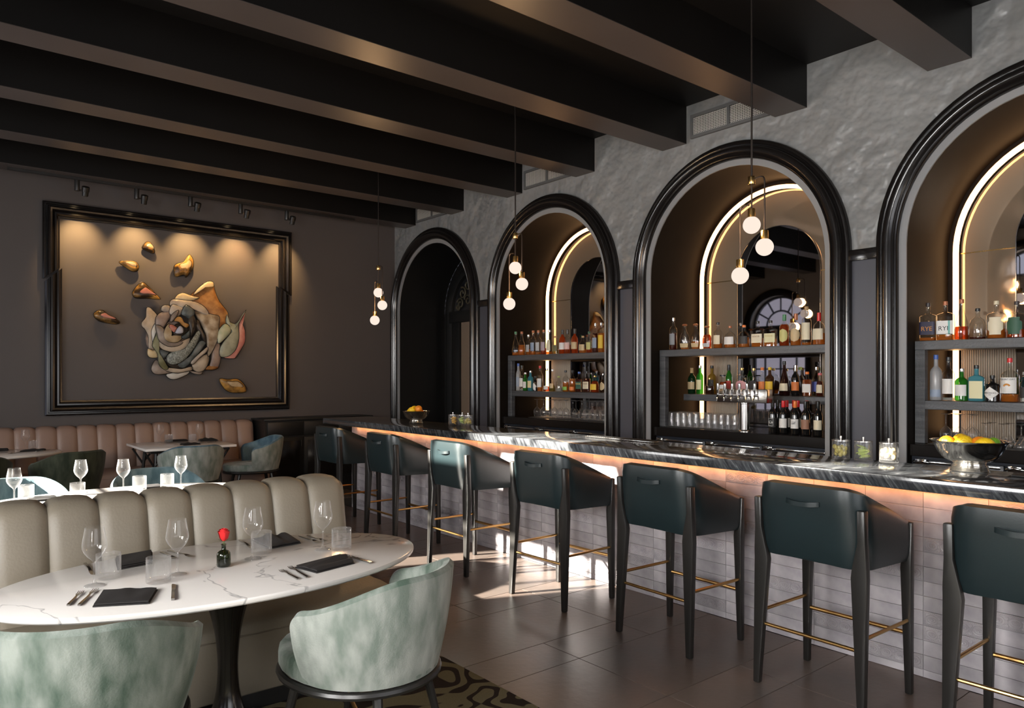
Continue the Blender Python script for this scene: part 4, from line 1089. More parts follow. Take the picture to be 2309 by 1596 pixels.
for x, y, w in ((.496,5.614,'at the shaded end beside the knife'),(.906,5.879,'in front of the moss green chair'),(1.144,5.728,'beside the tallest looking tumbler'),(1.522,5.712,'at the end by the square table')):
    put('wine_glass', _wg, (x,y,.751), 'wine glass on the sunlit table ' + w, 'wine glass', 'wine glasses on the sunlit table')
for x, y, w in ((.572,5.740,'next to the end wine glass'),(.849,5.631,'next to the fork'),(1.249,5.733,'left of the dark napkin'),(1.434,5.734,'right of the dark napkin')):
    put('tumbler', _tb, (x,y,.751), 'ribbed tumbler blazing on the sunlit table ' + w, 'tumbler', 'tumblers on the sunlit table')
put('wine_glass', _wg, (.95,9.60,.751), 'wine glass on the far oval table with pink veins', 'wine glass')
put('tumbler', _tb, (1.03,9.66,.751), 'ribbed tumbler on the far oval table with pink veins', 'tumbler')
for x, y, lab in ((2.335,9.66,'wine glass at the open left half of the square table'), (2.728,9.432,'wine glass beside the peaked napkin on the square table')):
    put('wine_glass', _wg, (x,y,.751), lab, 'wine glass')
for x, y, lab in ((2.425,9.63,'ribbed tumbler between napkin and left wine glass on square table'), (2.665,9.50,'ribbed tumbler beside the middle wine glass on square table')):
    put('tumbler', _tb, (x,y,.751), lab, 'tumbler')

# ---- cutlery (handle at origin, pointing +y)
def fork_mesh(L):
    b = MB()
    def sec(y, w, z, th): return [(-w,y,z),(w,y,z),(w,y,z+th),(-w,y,z+th)]
    b.rings([sec(0,.0048,.001,.005), sec(.004,.0052,.001,.0055), sec(L*.50,.0040,.001,.0045), sec(L*.62,.0030,.004,.0032), sec(L*.70,.0060,.005,.0022), sec(L*.78,.0105,.003,.0018)], True, True, True)
    for k in range(4):
        x = -.0088 + k*.00587
        b.rings([[(x-.0017,L*.775,.003),(x+.0017,L*.775,.003),(x+.0017,L*.775,.0048),(x-.0017,L*.775,.0048)],
                 [(x-.0015,L*.90,.002),(x+.0015,L*.90,.002),(x+.0015,L*.90,.0036),(x-.0015,L*.90,.0036)],
                 [(x-.0007,L,.0055),(x+.0007,L,.0055),(x+.0007,L,.0066),(x-.0007,L,.0066)]], True, True, True)
    return b
def knife_mesh(L):
    b = MB()
    def sec(y, a, c, z, th): return [(a,y,z),(c,y,z),(c,y,z+th),(a,y,z+th)]
    b.rings([sec(0,-.0055,.0055,.001,.007), sec(.004,-.006,.006,.001,.007), sec(L*.52,-.005,.005,.001,.006), sec(L*.55,-.0045,.0060,.002,.003), sec(L*.75,-.0050,.0105,.002,.002), sec(L*.93,-.005,.010,.002,.0016), sec(L,-.004,.0005,.002,.001)], True, True, True)
    return b
_fk = fork_mesh(.205).build('fork', M_CUTLERY, smooth=50).data
_fs = fork_mesh(.175).build('fork', M_CUTLERY, smooth=50).data
_kn = knife_mesh(.225).build('knife', M_CUTLERY, smooth=50).data
for o in list(COL.objects):
    if o.data in (_fk, _fs, _kn): bpy.data.objects.remove(o)
def lay(name, data, h, tip, z, label, cat):
    put(name, data, (h[0], h[1], z), label, cat, None, (0, 0, math.atan2(tip[1]-h[1], tip[0]-h[0]) - PI/2))
lay('fork', _fs, (.422,2.992), (.510,3.206), TZ, 'outer small fork left of the flat napkin on rose table', 'fork')
lay('fork', _fk, (.452,2.968), (.567,3.220), TZ, 'large fork right beside the flat napkin on rose table', 'fork')
lay('knife', _kn, (.726,2.827), (.785,3.054), TZ, 'knife right of the flat napkin on rose table', 'knife')
lay('fork', _fs, (1.186,2.800), (1.185,3.039), TZ, 'small fork left of the twisted napkin on rose table', 'fork')
lay('fork', _fk, (1.225,2.800), (1.240,3.094), TZ, 'large fork beside the twisted napkin on rose table', 'fork')
lay('knife', _kn, (1.533,2.842), (1.512,3.072), TZ, 'knife at the table edge beyond the twisted napkin', 'knife')
lay('fork', _fk, (1.512,3.554), (1.529,3.341), TZ, 'fork beside the rear peaked napkin, nearer the glass', 'fork')
lay('fork', _fs, (1.547,3.536), (1.566,3.375), TZ, 'small fork outermost beside the rear peaked napkin', 'fork')
lay('knife', _kn, (.572,3.611), (.570,3.411), TZ, 'knife behind the left wine glass on the rose table', 'knife')
lay('knife', _kn, (1.245,3.647), (1.238,3.482), TZ, 'knife behind the wine glass next to the rose', 'knife')
lay('fork', _fk, (.914,3.639), (.957,3.485), TZ, 'fork behind the rose, tines towards the vase', 'fork')
lay('fork', _fs, (.880,3.630), (.900,3.467), TZ, 'small fork behind the rose beside the hidden napkin', 'fork')
lay('fork', _fs, (.80,5.78), (.74,5.62), .751, 'fork beside the tumbler on the sunlit table', 'fork')
lay('knife', _kn, (.44,5.68), (.50,5.58), .751, 'knife by the glass at the end of the sunlit table', 'knife')
lay('fork', _fs, (1.56,5.66), (1.66,5.72), .751, 'fork at the bar end of the sunlit table', 'fork')
lay('fork', _fk, (.90,9.42), (.80,9.30), .751, 'fork near the far oval table edge', 'fork')
lay('knife', _kn, (1.02,9.35), (1.14,9.48), .751, 'knife near the far oval table end', 'knife')
lay('fork', _fs, (2.40,9.30), (2.46,9.12), .751, 'fork beside the front napkin on the square table', 'fork')
lay('fork', _fs, (2.78,9.28), (2.90,9.38), .751, 'fork beside the peaked napkin on the square table', 'fork')

# ---- folded napkins
def napkin(label, pts, z, layers=3, peak=0.0, th=.007):
    """pts: four plan corners; stacked folds with slightly shifted, softly bumped layers"""
    cx = sum(p[0] for p in pts)/4; cy = sum(p[1] for p in pts)/4
    b = MB(); n = 10
    for l in range(layers):
        sh = 1 - .035*l
        rows_t, rows_b = [], []
        for i in range(n+1):
            u = i/n; rt, rb = [], []
            for j in range(n+1):
                v = j/n
                x = (pts[0][0]*(1-u)+pts[1][0]*u)*(1-v) + (pts[3][0]*(1-u)+pts[2][0]*u)*v
                y = (pts[0][1]*(1-u)+pts[1][1]*u)*(1-v) + (pts[3][1]*(1-u)+pts[2][1]*u)*v
                x = cx + (x-cx)*sh; y = cy + (y-cy)*sh
                e = min(u,1-u,v,1-v)
                bump = .0025*math.sin(7*u+3*l)*math.sin(5*v+l)
                pk = peak*(math.exp(-((u-.45)/.12)**2) + .8*math.exp(-((u-.85)/.08)**2)) * (.35+.65*v)
                zz = z + l*th + (pk if l == layers-1 else pk*l/layers)
                rt.append((x - cx, y - cy, zz - z + th*(.55 + .45*min(1,e*9)) + bump*min(1,e*6)))
                rb.append((x - cx, y - cy, l*th + (0 if l == 0 else pk*l/layers)))
            rows_t.append(rt); rows_b.append(rb)
        b.rings(rows_t, closed=False)
        per = [(0,j) for j in range(n)] + [(i,n) for i in range(n)] + [(n,j) for j in range(n,0,-1)] + [(i,0) for i in range(n,0,-1)]
        b.rings([[rows_b[i][j] for i,j in per], [rows_t[i][j] for i,j in per]], True)
        b.add([rows_b[i][j] for i,j in per], [tuple(range(len(per)-1,-1,-1))])
    o = b.build('napkin', M_NAPKIN, None, smooth=50, loc=(cx, cy, z))
    return tag(o, label, 'napkin')
napkin('flat folded black napkin with a knife beside it on the rose table', [(.486,2.921),(.650,2.837),(.717,3.001),(.550,3.103)], TZ, 2, .004)
napkin('crumpled twisted black napkin at the bar end of the rose table', [(1.252,2.985),(1.283,2.842),(1.478,2.887),(1.495,3.053)], TZ, 2, .016)
napkin('black napkin behind the two tumblers on the rose table', [(.660,3.415),(.800,3.440),(.850,3.650),(.69,3.62)], TZ, 3)
napkin('peaked black napkin at the rear edge of the rose table', [(1.291,3.382),(1.455,3.401),(1.479,3.610),(1.29,3.62)], TZ, 2, .018)
napkin('grey lit napkin by the glass end of the sunlit table', [(.58,5.62),(.74,5.62),(.74,5.80),(.58,5.80)], .751, 2)
napkin('dark napkin between tumblers on the sunlit table', [(1.28,5.76),(1.42,5.76),(1.42,5.92),(1.28,5.92)], .751, 2)
napkin('black napkin at the rear edge of the far oval table', [(.55,9.68),(.80,9.68),(.82,9.84),(.57,9.84)], .751, 3)
napkin('black napkin at the rounded end of the far oval table', [(.88,9.44),(1.10,9.44),(1.14,9.56),(.93,9.58)], .751, 2, .008)
napkin('black napkin behind the tumblers on the square table', [(2.42,9.72),(2.68,9.72),(2.68,9.82),(2.42,9.82)], .751, 3)
napkin('black napkin at the front edge of the square table', [(2.46,9.10),(2.66,9.14),(2.66,9.30),(2.46,9.28)], .751, 2, .010)
napkin('tall peaked black napkin on the square table corner', [(2.78,9.55),(2.98,9.50),(2.97,9.70),(2.80,9.74)], .751, 3, .016)

# ---- bud vase with rose
v = thing('bud_vase', 'small smoky green glass bud vase on the white oval table', 'vase', (1.024,3.197,TZ))
MB().lathe([(.0005,.001),(.024,.001),(.0275,.004),(.0285,.012),(.0285,.050),(.026,.060),(.019,.067),(.0125,.070),(.0095,.073),(.0090,.090),(.0105,.093),(.0105,.096),(.0080,.096)], 28).build('vessel', M_VASE, v, smooth=60, fix=False)
MB().lathe([(.0005,.004),(.0255,.005),(.0262,.030),(.0005,.030)], 20).build('water', glass('vase_water', (.55,.60,.50), 1.33), v, smooth=60, fix=False)
M_PETAL = mat('rose_red', (.62,.010,.012), .5, sheen=.2)
M_STEM = mat('rose_stem', (.09,.13,.03), .5)
rs = thing('rose', 'single red rose in the green bud vase', 'rose', (1.024,3.197,TZ))
MB().tube([(.006,0,.012),(.002,0,.06),(0,0,.112)], .0022, 8).build('stem', M_STEM, rs)
for k in range(5):
    a = 2*PI*k/5
    ca, sa = math.cos(a), math.sin(a)
    MB().rings([[(.004*ca-.003*sa,.004*sa+.003*ca,.108),(.004*ca+.003*sa,.004*sa-.003*ca,.108)],[(.015*ca-.004*sa,.015*sa+.004*ca,.112),(.015*ca+.004*sa,.015*sa-.004*ca,.112)],[(.026*ca,.026*sa,.118),(.0262*ca,.0262*sa,.118)]], closed=False).build('sepal', M_STEM, rs)
for l, (cnt, r0, r1, zt) in enumerate(((5,.016,.0235,.150),(4,.013,.018,.157),(3,.009,.012,.160),(2,.004,.006,.160))):
    for k in range(cnt):
        a0 = 2*PI*k/cnt + l*.7; w = 2*PI/cnt*.72
        rows = []
        for i in range(8):
            q = i/7
            r = .006 + (r0-.006)*math.sin(PI/2*min(1,q*2.6)) + (r1-r0)*q*q
            z = .110 + (zt-.110)*q
            ring = []
            for j in range(9):
                s = -1 + j/4
                ring.append(((r + .002*s)*math.cos(a0+w*s), (r + .002*s)*math.sin(a0+w*s), z - .006*s*s*q + (.002 if q == 1 else 0)))
            rows.append(ring)
        MB().rings(rows, closed=False).build('petal', M_PETAL, rs, smooth=80)
# ================================================================== bottles and bar goods
LIQ = {'amber':(.86,.30,.045),'red':(.62,.10,.018),'darkred':(.16,.022,.010),'rust':(.50,.11,.02),'brown':(.10,.035,.012),'plum':(.06,.018,.014),
       'olive':(.42,.30,.06),'green':(.05,.36,.04),'dgreen':(.02,.08,.03),'blue':(.16,.55,.68),'black':(.012,.012,.012),'clear':(.85,.87,.86),'frost':(.72,.75,.80),'grey':(.40,.38,.36)}
LAB = {'grey':(.22,.23,.25),'tan':(.55,.42,.24),'silver':(.45,.46,.47),'cream':(.72,.65,.48),'white':(.75,.73,.70),'dark':(.025,.022,.022),'pale':(.70,.66,.40),'lime':(.55,.52,.20),
       'pink':(.60,.30,.32),'orange':(.68,.20,.05),'yellow':(.78,.50,.04),'red':(.45,.04,.03),'blue':(.06,.08,.30),'bluegrey':(.28,.34,.44),'mauve':(.40,.32,.36),'olive':(.16,.16,.08),
       'pinkwhite':(.66,.45,.42),'limegreen':(.25,.48,.08),'dgreen':(.03,.10,.06),'navy':(.025,.025,.06),'black':(.015,.015,.015),'brownpic':(.32,.16,.10)}
CAP = {'silver':((.6,.6,.6),.25,1),'copper':((.40,.14,.06),.35,.2),'black':((.012,.012,.012),.3,0),'green':((.06,.22,.10),.4,0),'cork':((.50,.34,.17),.6,0),'red':((.60,.015,.02),.3,0),
       'orange':((.75,.19,.03),.35,0),'gold':((.65,.45,.16),.25,1),'yellow':((.75,.50,.03),.4,0),'lime':((.35,.42,.10),.4,0),'pink':((.55,.12,.14),.4,0),'dgreen':((.02,.08,.04),.35,0),
       'blue':((.05,.12,.42),.3,0),'dark':((.04,.03,.03),.4,0),'cream':((.68,.60,.42),.5,0),'grey':((.3,.3,.3),.4,0)}
KIND = {  # shoulder start, shoulder end, exponent, depth ratio
 'cyl':(.60,.72,2.0,1.0), 'tall':(.62,.74,2.0,1.0), 'wine':(.58,.74,2.0,1.0), 'square':(.64,.72,5.0,.62), 'oval':(.50,.78,2.6,.55), 'round':(.55,.72,2.2,.85), 'tear':(.30,.74,2.0,1.0), 'disc':(.42,.78,2.0,.42)}
def lmat(c): return mat('label_' + c, LAB[c], .55)
def cmat(c): return mat('cap_' + c, CAP[c][0], CAP[c][1], CAP[c][2])
def qmat(c):
    if c in ('frost',): return glass('fill_frost', (.75,.78,.82), 1.4, .25, .55, (.75,.78,.82))
    if c in ('black',): return mat('fill_black', (.008,.008,.008), .12, coat=.5)
    col = LIQ[c]
    return glass('fill_' + c, tuple(min(1, v**.55) for v in col), 1.36, 0.0, .5, col)
M_BOTTLE = glass('bottle_glass', (.93,.94,.93), 1.5, boost=1.2)
def body_sections(kind, h, w):
    s0, s1, p, dr = KIND[kind]
    rb = w/2; rn = min(.0155, rb*.5)
    z0, z1 = s0*h, s1*h
    out = [(.001, rb*.86, dr, p), (.004, rb*.97, dr, p)]
    if kind == 'tear':
        out += [(.02*h, rb, dr, p), (.25*h, rb*.97, dr, p), (.42*h, rb*.84, dr, p), (.56*h, rb*.62, dr, p), (.66*h, rb*.42, 1, 2)]
    elif kind in ('oval', 'disc'):
        m = 8
        for k in range(m + 1):
            t = k/m; z = .012*h + (z1*.92-.012*h)*t
            q = (.80 + .20*math.sin(PI*min(1, t*1.15))) if kind == 'oval' else (.55 + .45*math.sin(PI*(.10 + .80*t)))
            if t > .62 and kind == 'oval': q *= 1 - .55*((t-.62)/.38)**1.6
            out.append((z, rb*q, dr + (1-dr)*max(0, (t-.7)/.3), p))
    elif kind == 'round':
        out += [(.03*h, rb, dr, p), (z0*.5, rb*1.0, dr, p), (z0*.85, rb*.97, dr, p), (z0 + (z1-z0)*.45, rb*.80, dr, p), (z0 + (z1-z0)*.8, rb*.48, 1, 2)]
    else:
        out += [(.02*h, rb, dr, p), (z0, rb, dr, p), (z0 + (z1-z0)*.35, rb*.90, dr, p), (z0 + (z1-z0)*.7, rb*.58 + rn*.3, (1+dr)/2, (p+2)/2)]
    out += [(z1, rn*1.15, 1, 2), (z1 + .02*h, rn, 1, 2), (.92*h, rn*.95, 1, 2)]
    return out
def sec_ring(z, r, dr, p, n, sc=1.0):
    pts = []
    for j in range(n):
        a = 2*PI*j/n; ca, sa = math.cos(a), math.sin(a)
        x = dr*r*sc*math.copysign(abs(ca)**(2/p), ca); y = r*sc*math.copysign(abs(sa)**(2/p), sa)
        pts.append((x, y, z))
    return pts
def text_mesh(name, body, size, material, parent, loc, rot):
    cu = bpy.data.curves.new(name, 'FONT'); cu.body = body; cu.size = size; cu.align_x = 'CENTER'; cu.align_y = 'CENTER'; cu.extrude = .0003
    tmp = bpy.data.objects.new(name, cu); COL.objects.link(tmp)
    dg = bpy.context.evaluated_depsgraph_get()
    me = bpy.data.meshes.new_from_object(tmp.evaluated_get(dg))
    bpy.data.objects.remove(tmp)
    me.materials.clear(); me.materials.append(material)
    o = bpy.data.objects.new(name, me); COL.objects.link(o); o.parent = parent; o.location = loc; o.rotation_euler = rot
    return o
INK = {'k': mat('ink_black', (.02,.02,.02), .6), 'w': mat('ink_white', (.75,.75,.72), .6), 'o': mat('ink_orange', (.70,.28,.05), .6), 'y': mat('ink_gold', (.60,.45,.16), .5), 'r': mat('ink_red', (.50,.04,.04), .5), 't': mat('ink_teal', (.15,.42,.38), .5), 'b': mat('ink_brown', (.20,.10,.05), .6)}
def label_patch(secs, z0, z1, half, n=14, off=.0009, shape=''):
    """curved patch hugging the bottle, facing -x"""
    def rad(z):
        for (a, b) in zip(secs, secs[1:]):
            if a[0] <= z <= b[0]:
                t = (z-a[0])/(b[0]-a[0]) if b[0] > a[0] else 0
                return tuple(a[k]+(b[k]-a[k])*t for k in (1,2,3))
        return secs[-1][1:]
    rows = []
    m = 10 if shape in ('oval','round','diamond','shield') else 4
    for i in range(m + 1):
        t = i/m; z = z0 + (z1-z0)*t
        r, dr, p = rad(z)
        k = 1.0
        if shape in ('oval','round'): k = math.sqrt(max(0.0004, 1-(2*t-1)**2))
        if shape == 'diamond': k = max(.02, 1-abs(2*t-1))
        if shape == 'shield': k = 1.0 if .2 < t < .8 else .72
        ring = []
        for j in range(n + 1):
            a = PI + half*k*(-1 + 2*j/n)
            ca, sa = math.cos(a), math.sin(a)
            ring.append((dr*r*math.copysign(abs(ca)**(2/p), ca) - off, r*math.copysign(abs(sa)**(2/p), sa)*1.004, z))
        rows.append(ring)
    return MB().rings(rows, closed=False)
def bottle(loc, h, w, kind, liq, fill, lab, cap, extra, label, group=None, rz=None):
    rz = R(3 + random.uniform(-8, 8)) if rz is None else rz
    t = thing('bottle', label, 'bottle', loc, rz, group)
    sec = body_sections(kind, h, w); n = 28
    dark = fill >= 1 and liq not in ('frost',)
    b = MB().rings([sec_ring(*s, n) for s in sec], True, True, True)
    gm = qmat(liq) if (fill >= 1) else M_BOTTLE
    b.build('glass', gm, t, smooth=50, fix=False)
    if 0 < fill < 1:
        zf = fill*h*.72; inner = []
        for s in sec:
            if s[0] < zf: inner.append((max(s[0], .004), s[1]*.93, s[2], s[3]))
        r = inner[-1]; nxt = next((s for s in sec if s[0] >= zf), sec[-1])
        q = (zf - r[0])/max(1e-5, nxt[0]-r[0])
        inner.append((zf, (r[1]/.93 + (nxt[1]-r[1]/.93)*q)*.93, r[2] + (nxt[2]-r[2])*q, r[3] + (nxt[3]-r[3])*q))
        MB().rings([sec_ring(*s, n) for s in inner], True, True, True).build('liquid', qmat(liq), t, smooth=50, fix=False)
    rn = sec[-1][1]
    ch = .10 if kind not in ('oval','disc') else .09
    cz0 = h*(1-ch)
    if cap == 'red' and kind == 'round': cz0 = h*.74
    if extra == 'oval' and cap in ('green','copper'): cz0 = h*.80
    if kind == 'wine': cz0 = h*.80
    if kind in ('oval',):
        MB().lathe([(rn*.9,h*.915),(rn*1.25,h*.92),(rn*1.8,h*.945),(rn*1.7,h*.975),(rn*.9,h*.998),(.0003,h)], 16).build('cap', cmat(cap), t)
    elif extra == 'hat':
        MB().lathe([(.0003,h*.93),(.032,h*.93),(.032,h),(.0003,h)], 20).build('cap', cmat(cap), t)
    else:
        MB().lathe([(.0003,cz0),(rn*1.12,cz0),(rn*1.18,cz0+.004),(rn*1.12,h-.002),(rn*.98,h),(.0003,h)], 18).build('cap', cmat(cap), t)
    if lab != 'none':
        z0, z1 = .16*h, .50*h; half = R(62)
        if kind in ('oval','disc','tear'): z0, z1 = .15*h, .36*h
        sh = ''
        if extra == 'low': z0, z1 = .08*h, .24*h
        if extra == 'big': z0, z1 = .14*h, .58*h
        if extra == 'tall': z0, z1 = .08*h, .56*h; half = R(40)
        if extra in ('oval','round'): sh = 'oval'; z0, z1 = .12*h, .54*h
        if extra == 'diamond': sh = 'diamond'; z0, z1 = .08*h, .56*h; half = R(75)
        if extra == 'shield': sh = 'shield'; z0, z1 = .10*h, .56*h; half = R(50)
        if kind == 'wine': z0, z1 = .18*h, .46*h; half = R(72)
        if extra == 'rum': z0, z1 = .20*h, .56*h
        lp = label_patch(sec, z0, z1, half, shape=sh).build('label', lmat(lab), t, smooth=60)
        dr = KIND[kind][3]; xf = -w/2*dr - .0016; zc = (z0+z1)/2
        rot = (PI/2, 0, -PI/2)
        if extra == 'KNOB': text_mesh('lettering', 'KNOB', h*.10, INK['y' if lab != 'cream' else 'b'], lp, (xf, 0, zc + .07*h), rot)
        if extra == 'RYE': text_mesh('lettering', 'RYE', h*.16, INK['k'], lp, (xf, 0, zc - .03*h), rot); MB().box(xf-.0004, xf+.0006, -.040, -.026, z0, z1).build('teal_stripe', INK['t'], lp)
        if extra == 'RYEo': text_mesh('lettering', 'RYE', h*.16, INK['o'], lp, (xf, 0, zc - .02*h), rot)
        if extra == 'diamond' and h > .17 and w > .08: text_mesh('lettering', "HENDRICK'S", h*.075, INK['k'], lp, (xf, 0, zc + .01*h), rot); text_mesh('lettering', 'GIN', h*.05, INK['k'], lp, (xf, 0, zc - .06*h), rot)
        if extra == 'rum':
            text_mesh('lettering', 'MOUNT GAY', h*.055, INK['k'], lp, (xf, 0, z1 - .045*h), rot)
            MB().tube([(xf, .018*math.cos(k*.5), zc-.02*h+.014*math.sin(k*.5)) for k in range(7)], .006, 6).build('emblem', INK['o'], lp)
    return t
WHERE = {'tap_top':'on the top shelf behind the taps','tap_mid':'on the shelf above the tap handles','far_top':'on the top shelf by the doorway','far_mid':'on middle shelf by the doorway',
         'near_top':'on the top shelf above the fruit bowl','near_mid':'on middle shelf above the fruit bowl'}
ZS = {'tap_top':1.839,'tap_mid':1.375,'far_top':1.839,'far_mid':1.375,'near_top':1.839,'near_mid':1.375}
for g, rows in BOTTLES.items():
    for (x, y, h, w, kind, liq, fill, lab, cap, extra, desc) in rows:
        bottle((x, y, ZS[g]), h, w, kind, liq, fill, lab, cap, extra, desc + ' ' + WHERE[g], 'bottles ' + WHERE[g])
for (x, y, lab, tx, cap, desc) in WINE:
    b = bottle((x, y, 1.041), .300, .074, 'wine', 'black', 1, lab if lab != 'none' else 'none', cap, '', 'wine ' + desc + ' beside the tap column', 'wine bottles beside the tap column', R(7))
    if tx == 'Cs':
        text_mesh('lettering', 'Cs', .034, INK['w'], b, (-.0385, .002, .100), (PI/2,0,-PI/2))
        for (a, c_, d, e) in ((-.022,.022,.066,.068),(-.022,.022,.134,.136),(-.022,-.0205,.066,.136),(.0205,.022,.066,.136)):
            MB().box(-.0392,-.0380,a,c_,d,e).build('label_border', INK['w'], b)
    if tx == 'pic': MB().box(-.0384,-.0374,-.018,.018,.092,.118).build('label_picture', mat('landscape_grey', (.20,.21,.22), .6, noise=(60,(.55,.55,.53),4,.4,.6)), b)

# ---- glassware on the back counters
def simple_glass(prof, name, n=20):
    o = MB().lathe(prof, n).build(name, M_GLASSTHICK, smooth=70, fix=False); d = o.data; bpy.data.objects.remove(o); return d
_pint = simple_glass([(.0005,.150),(.028,.150),(.030,.147),(.034,.05),(.0365,0),(.0350,0),(.0325,.05),(.029,.138),(.0005,.138)], 'beer_glass')
_coupe = simple_glass([(.0005,.166),(.033,.168),(.034,.170),(.033,.171),(.006,.164),(.0038,.155),(.0036,.095),(.006,.085),(.016,.072),(.034,.036),(.050,.002),(.049,0),(.032,.034),(.014,.068),(.0005,.080)], 'cocktail_glass')
ORD = ['first','second','third','fourth','fifth','sixth','seventh','eighth','ninth','tenth','eleventh']
for r in range(3):
    for k in range(11):
        put('beer_glass', _pint, (6.12 + r*.080, 4.862 - k*.0755 - (r % 2)*.03, 1.046), '%s upturned beer glass from the tap column in the %s row' % (ORD[10-k], ('front','middle','back')[r]), 'glass', 'beer glasses beside the tap column')
bm_ = thing('bar_mat', 'black rubber bar mat under the upturned beer glasses', 'mat', (0,0,0))
MB().box(6.06,6.33,4.04,4.915,1.0405,1.0455).build('mat', M_RUBBER, bm_)
bm_ = thing('bar_mat', 'black rubber bar mat under the upturned wine glasses by the doorway', 'mat', (0,0,0))
MB().box(6.08,6.40,5.74,7.12,1.0405,1.0455).build('mat', M_RUBBER, bm_)
bm_ = thing('bar_mat', 'black rubber bar mat under the upturned cocktail glasses', 'mat', (0,0,0))
MB().box(6.08,6.42,1.50,2.36,1.0405,1.0455).build('mat', M_RUBBER, bm_)
k = 0
for (ya, yb, n, xs) in ((7.04,6.52,6,(6.16,6.27)),(6.32,5.80,7,(6.15,6.24,6.33))):
    for xi, x in enumerate(xs):
        for q in range(n):
            put('wine_glass', _wg, (x + (q % 2)*.02, ya + (yb-ya)*q/(n-1), 1.0455 + .2280), '%s upturned wine glass in the %s row of the %s cluster by the doorway' % (ORD[q], ('front','middle','back')[xi], 'light strip' if ya > 6.5 else 'dark mirror'), 'wine glass', 'upturned wine glasses by the doorway', (PI,0,0))
for q, (x, y) in enumerate(((6.24,2.29),(6.33,2.25),(6.24,2.19),(6.34,2.15),(6.25,2.10))):
    put('wine_glass', _wg, (x, y, 1.0455 + .2280), ORD[q] + ' upturned wine glass behind the large fruit bowl beside the shelf post', 'wine glass', 'upturned wine glasses behind the fruit bowl', (PI,0,0))
for r, x in enumerate((6.15,6.27)):
    for q in range(5):
        put('cocktail_glass', _coupe, (x, 1.985 - q*.112, 1.046), '%s upturned cocktail glass from the wine glasses, %s row' % (ORD[q], ('front','back')[r]), 'glass', 'upturned cocktail glasses behind the fruit bowl')

# ---- beer tap tower
tp = thing('beer_tap_tower', 'chrome beer tap tower with six handles in the middle arch', 'beer tap', (6.075,3.97,1.0405))
MB().lathe([(.066,0),(.066,.010),(.052,.016),(.047,.02),(.047,.262),(.052,.266),(.052,.275)], 32, cap0=True, cap1=True).build('column', M_STEEL, tp, smooth=40)
MB().box(-.055,.055,-.262,.268,.275,.402).build('manifold', M_STEEL, tp, bevel=.005)
for k in range(6):
    y = .236 - k*.0795
    tpk = MB().tube([(-.055,y,.345),(-.080,y,.345)], .014, 12).build('tap', M_CHROME, tp)
    MB().lathe([(.007,.360),(.009,.375),(.0135,.40),(.0135,.452),(.009,.458)], 14, -.088, y, True, True).build('handle', M_CHROME, tpk)
    MB().tube([(-.080,y,.345),(-.095,y,.338),(-.105,y,.315),(-.110,y,.290)], [.011,.010,.008,.0065], 10).build('spout', M_CHROME, tpk)
    MB().tube([(-.088,y,.335),(-.088,y,.362)], .010, 10).build('collar', M_CHROME, tpk)

# ---- fruit bowls on the bar
def bowl(label, loc, sc):
    t = thing('fruit_bowl', label, 'bowl', loc)
    pr = [(.170,.150),(.180,.155),(.182,.158),(.176,.158),(.165,.152),(.158,.138),(.140,.100),(.110,.068),(.075,.050),(.0005,.047)]
    po = [(.182,.158),(.172,.150),(.164,.137),(.147,.098),(.117,.063),(.088,.048),(.078,.043)]
    MB().lathe([(r*sc,z*sc) for r,z in spline(po[::-1] + pr[2:], 2, False)], 48).build('bowl', M_SILVER, t, smooth=50)
    f = [(.0005,0),(.090,0),(.092,.003),(.086,.006),(.090,.010),(.084,.013),(.088,.017),(.081,.020),(.085,.024),(.078,.028),(.081,.032),(.074,.036),(.078,.043),(.0005,.047)]
    MB().lathe([(r*sc,z*sc) for r,z in f], 40).build('foot', M_SILVER, t, smooth=30)
M_ORANGE = mat('orange_peel', (.80,.25,.012), .4, bump=(140,.3,2)); M_LEMON = mat('lemon_peel', (.85,.55,.015), .38, bump=(120,.3,2)); M_LIME = mat('lime_peel', (.18,.42,.03), .38, bump=(120,.3,2))
def fruit(name, m, loc, r, label, kind, ang=0):
    b = MB()
    if kind == 'round': b.sphere((0,0,0), r, 24, 14, .95)
    else:
        b.lathe([(.0003,-1.42*r),(.16*r,-1.40*r),(.26*r,-1.28*r),(.55*r,-1.02*r),(.86*r,-.58*r),(1.0*r,0),(.86*r,.58*r),(.55*r,1.02*r),(.26*r,1.28*r),(.14*r,1.36*r),(.0003,1.37*r)], 22)
        b.xf(Matrix.Rotation(R(ang), 4, 'Z') @ Matrix.Rotation(PI/2, 4, 'X'))
    o = b.build(name, m, None, smooth=80, loc=loc); tag(o, label, 'fruit')
    if kind == 'round': MB().sphere((0,0,r*.94), .004, 8, 6, .6).build('stem_scar', M_STEM, o)
B1 = (4.26,1.45,1.0705)
bowl('large footed silver fruit bowl on the bar by the garnish jars', B1, 1.0)
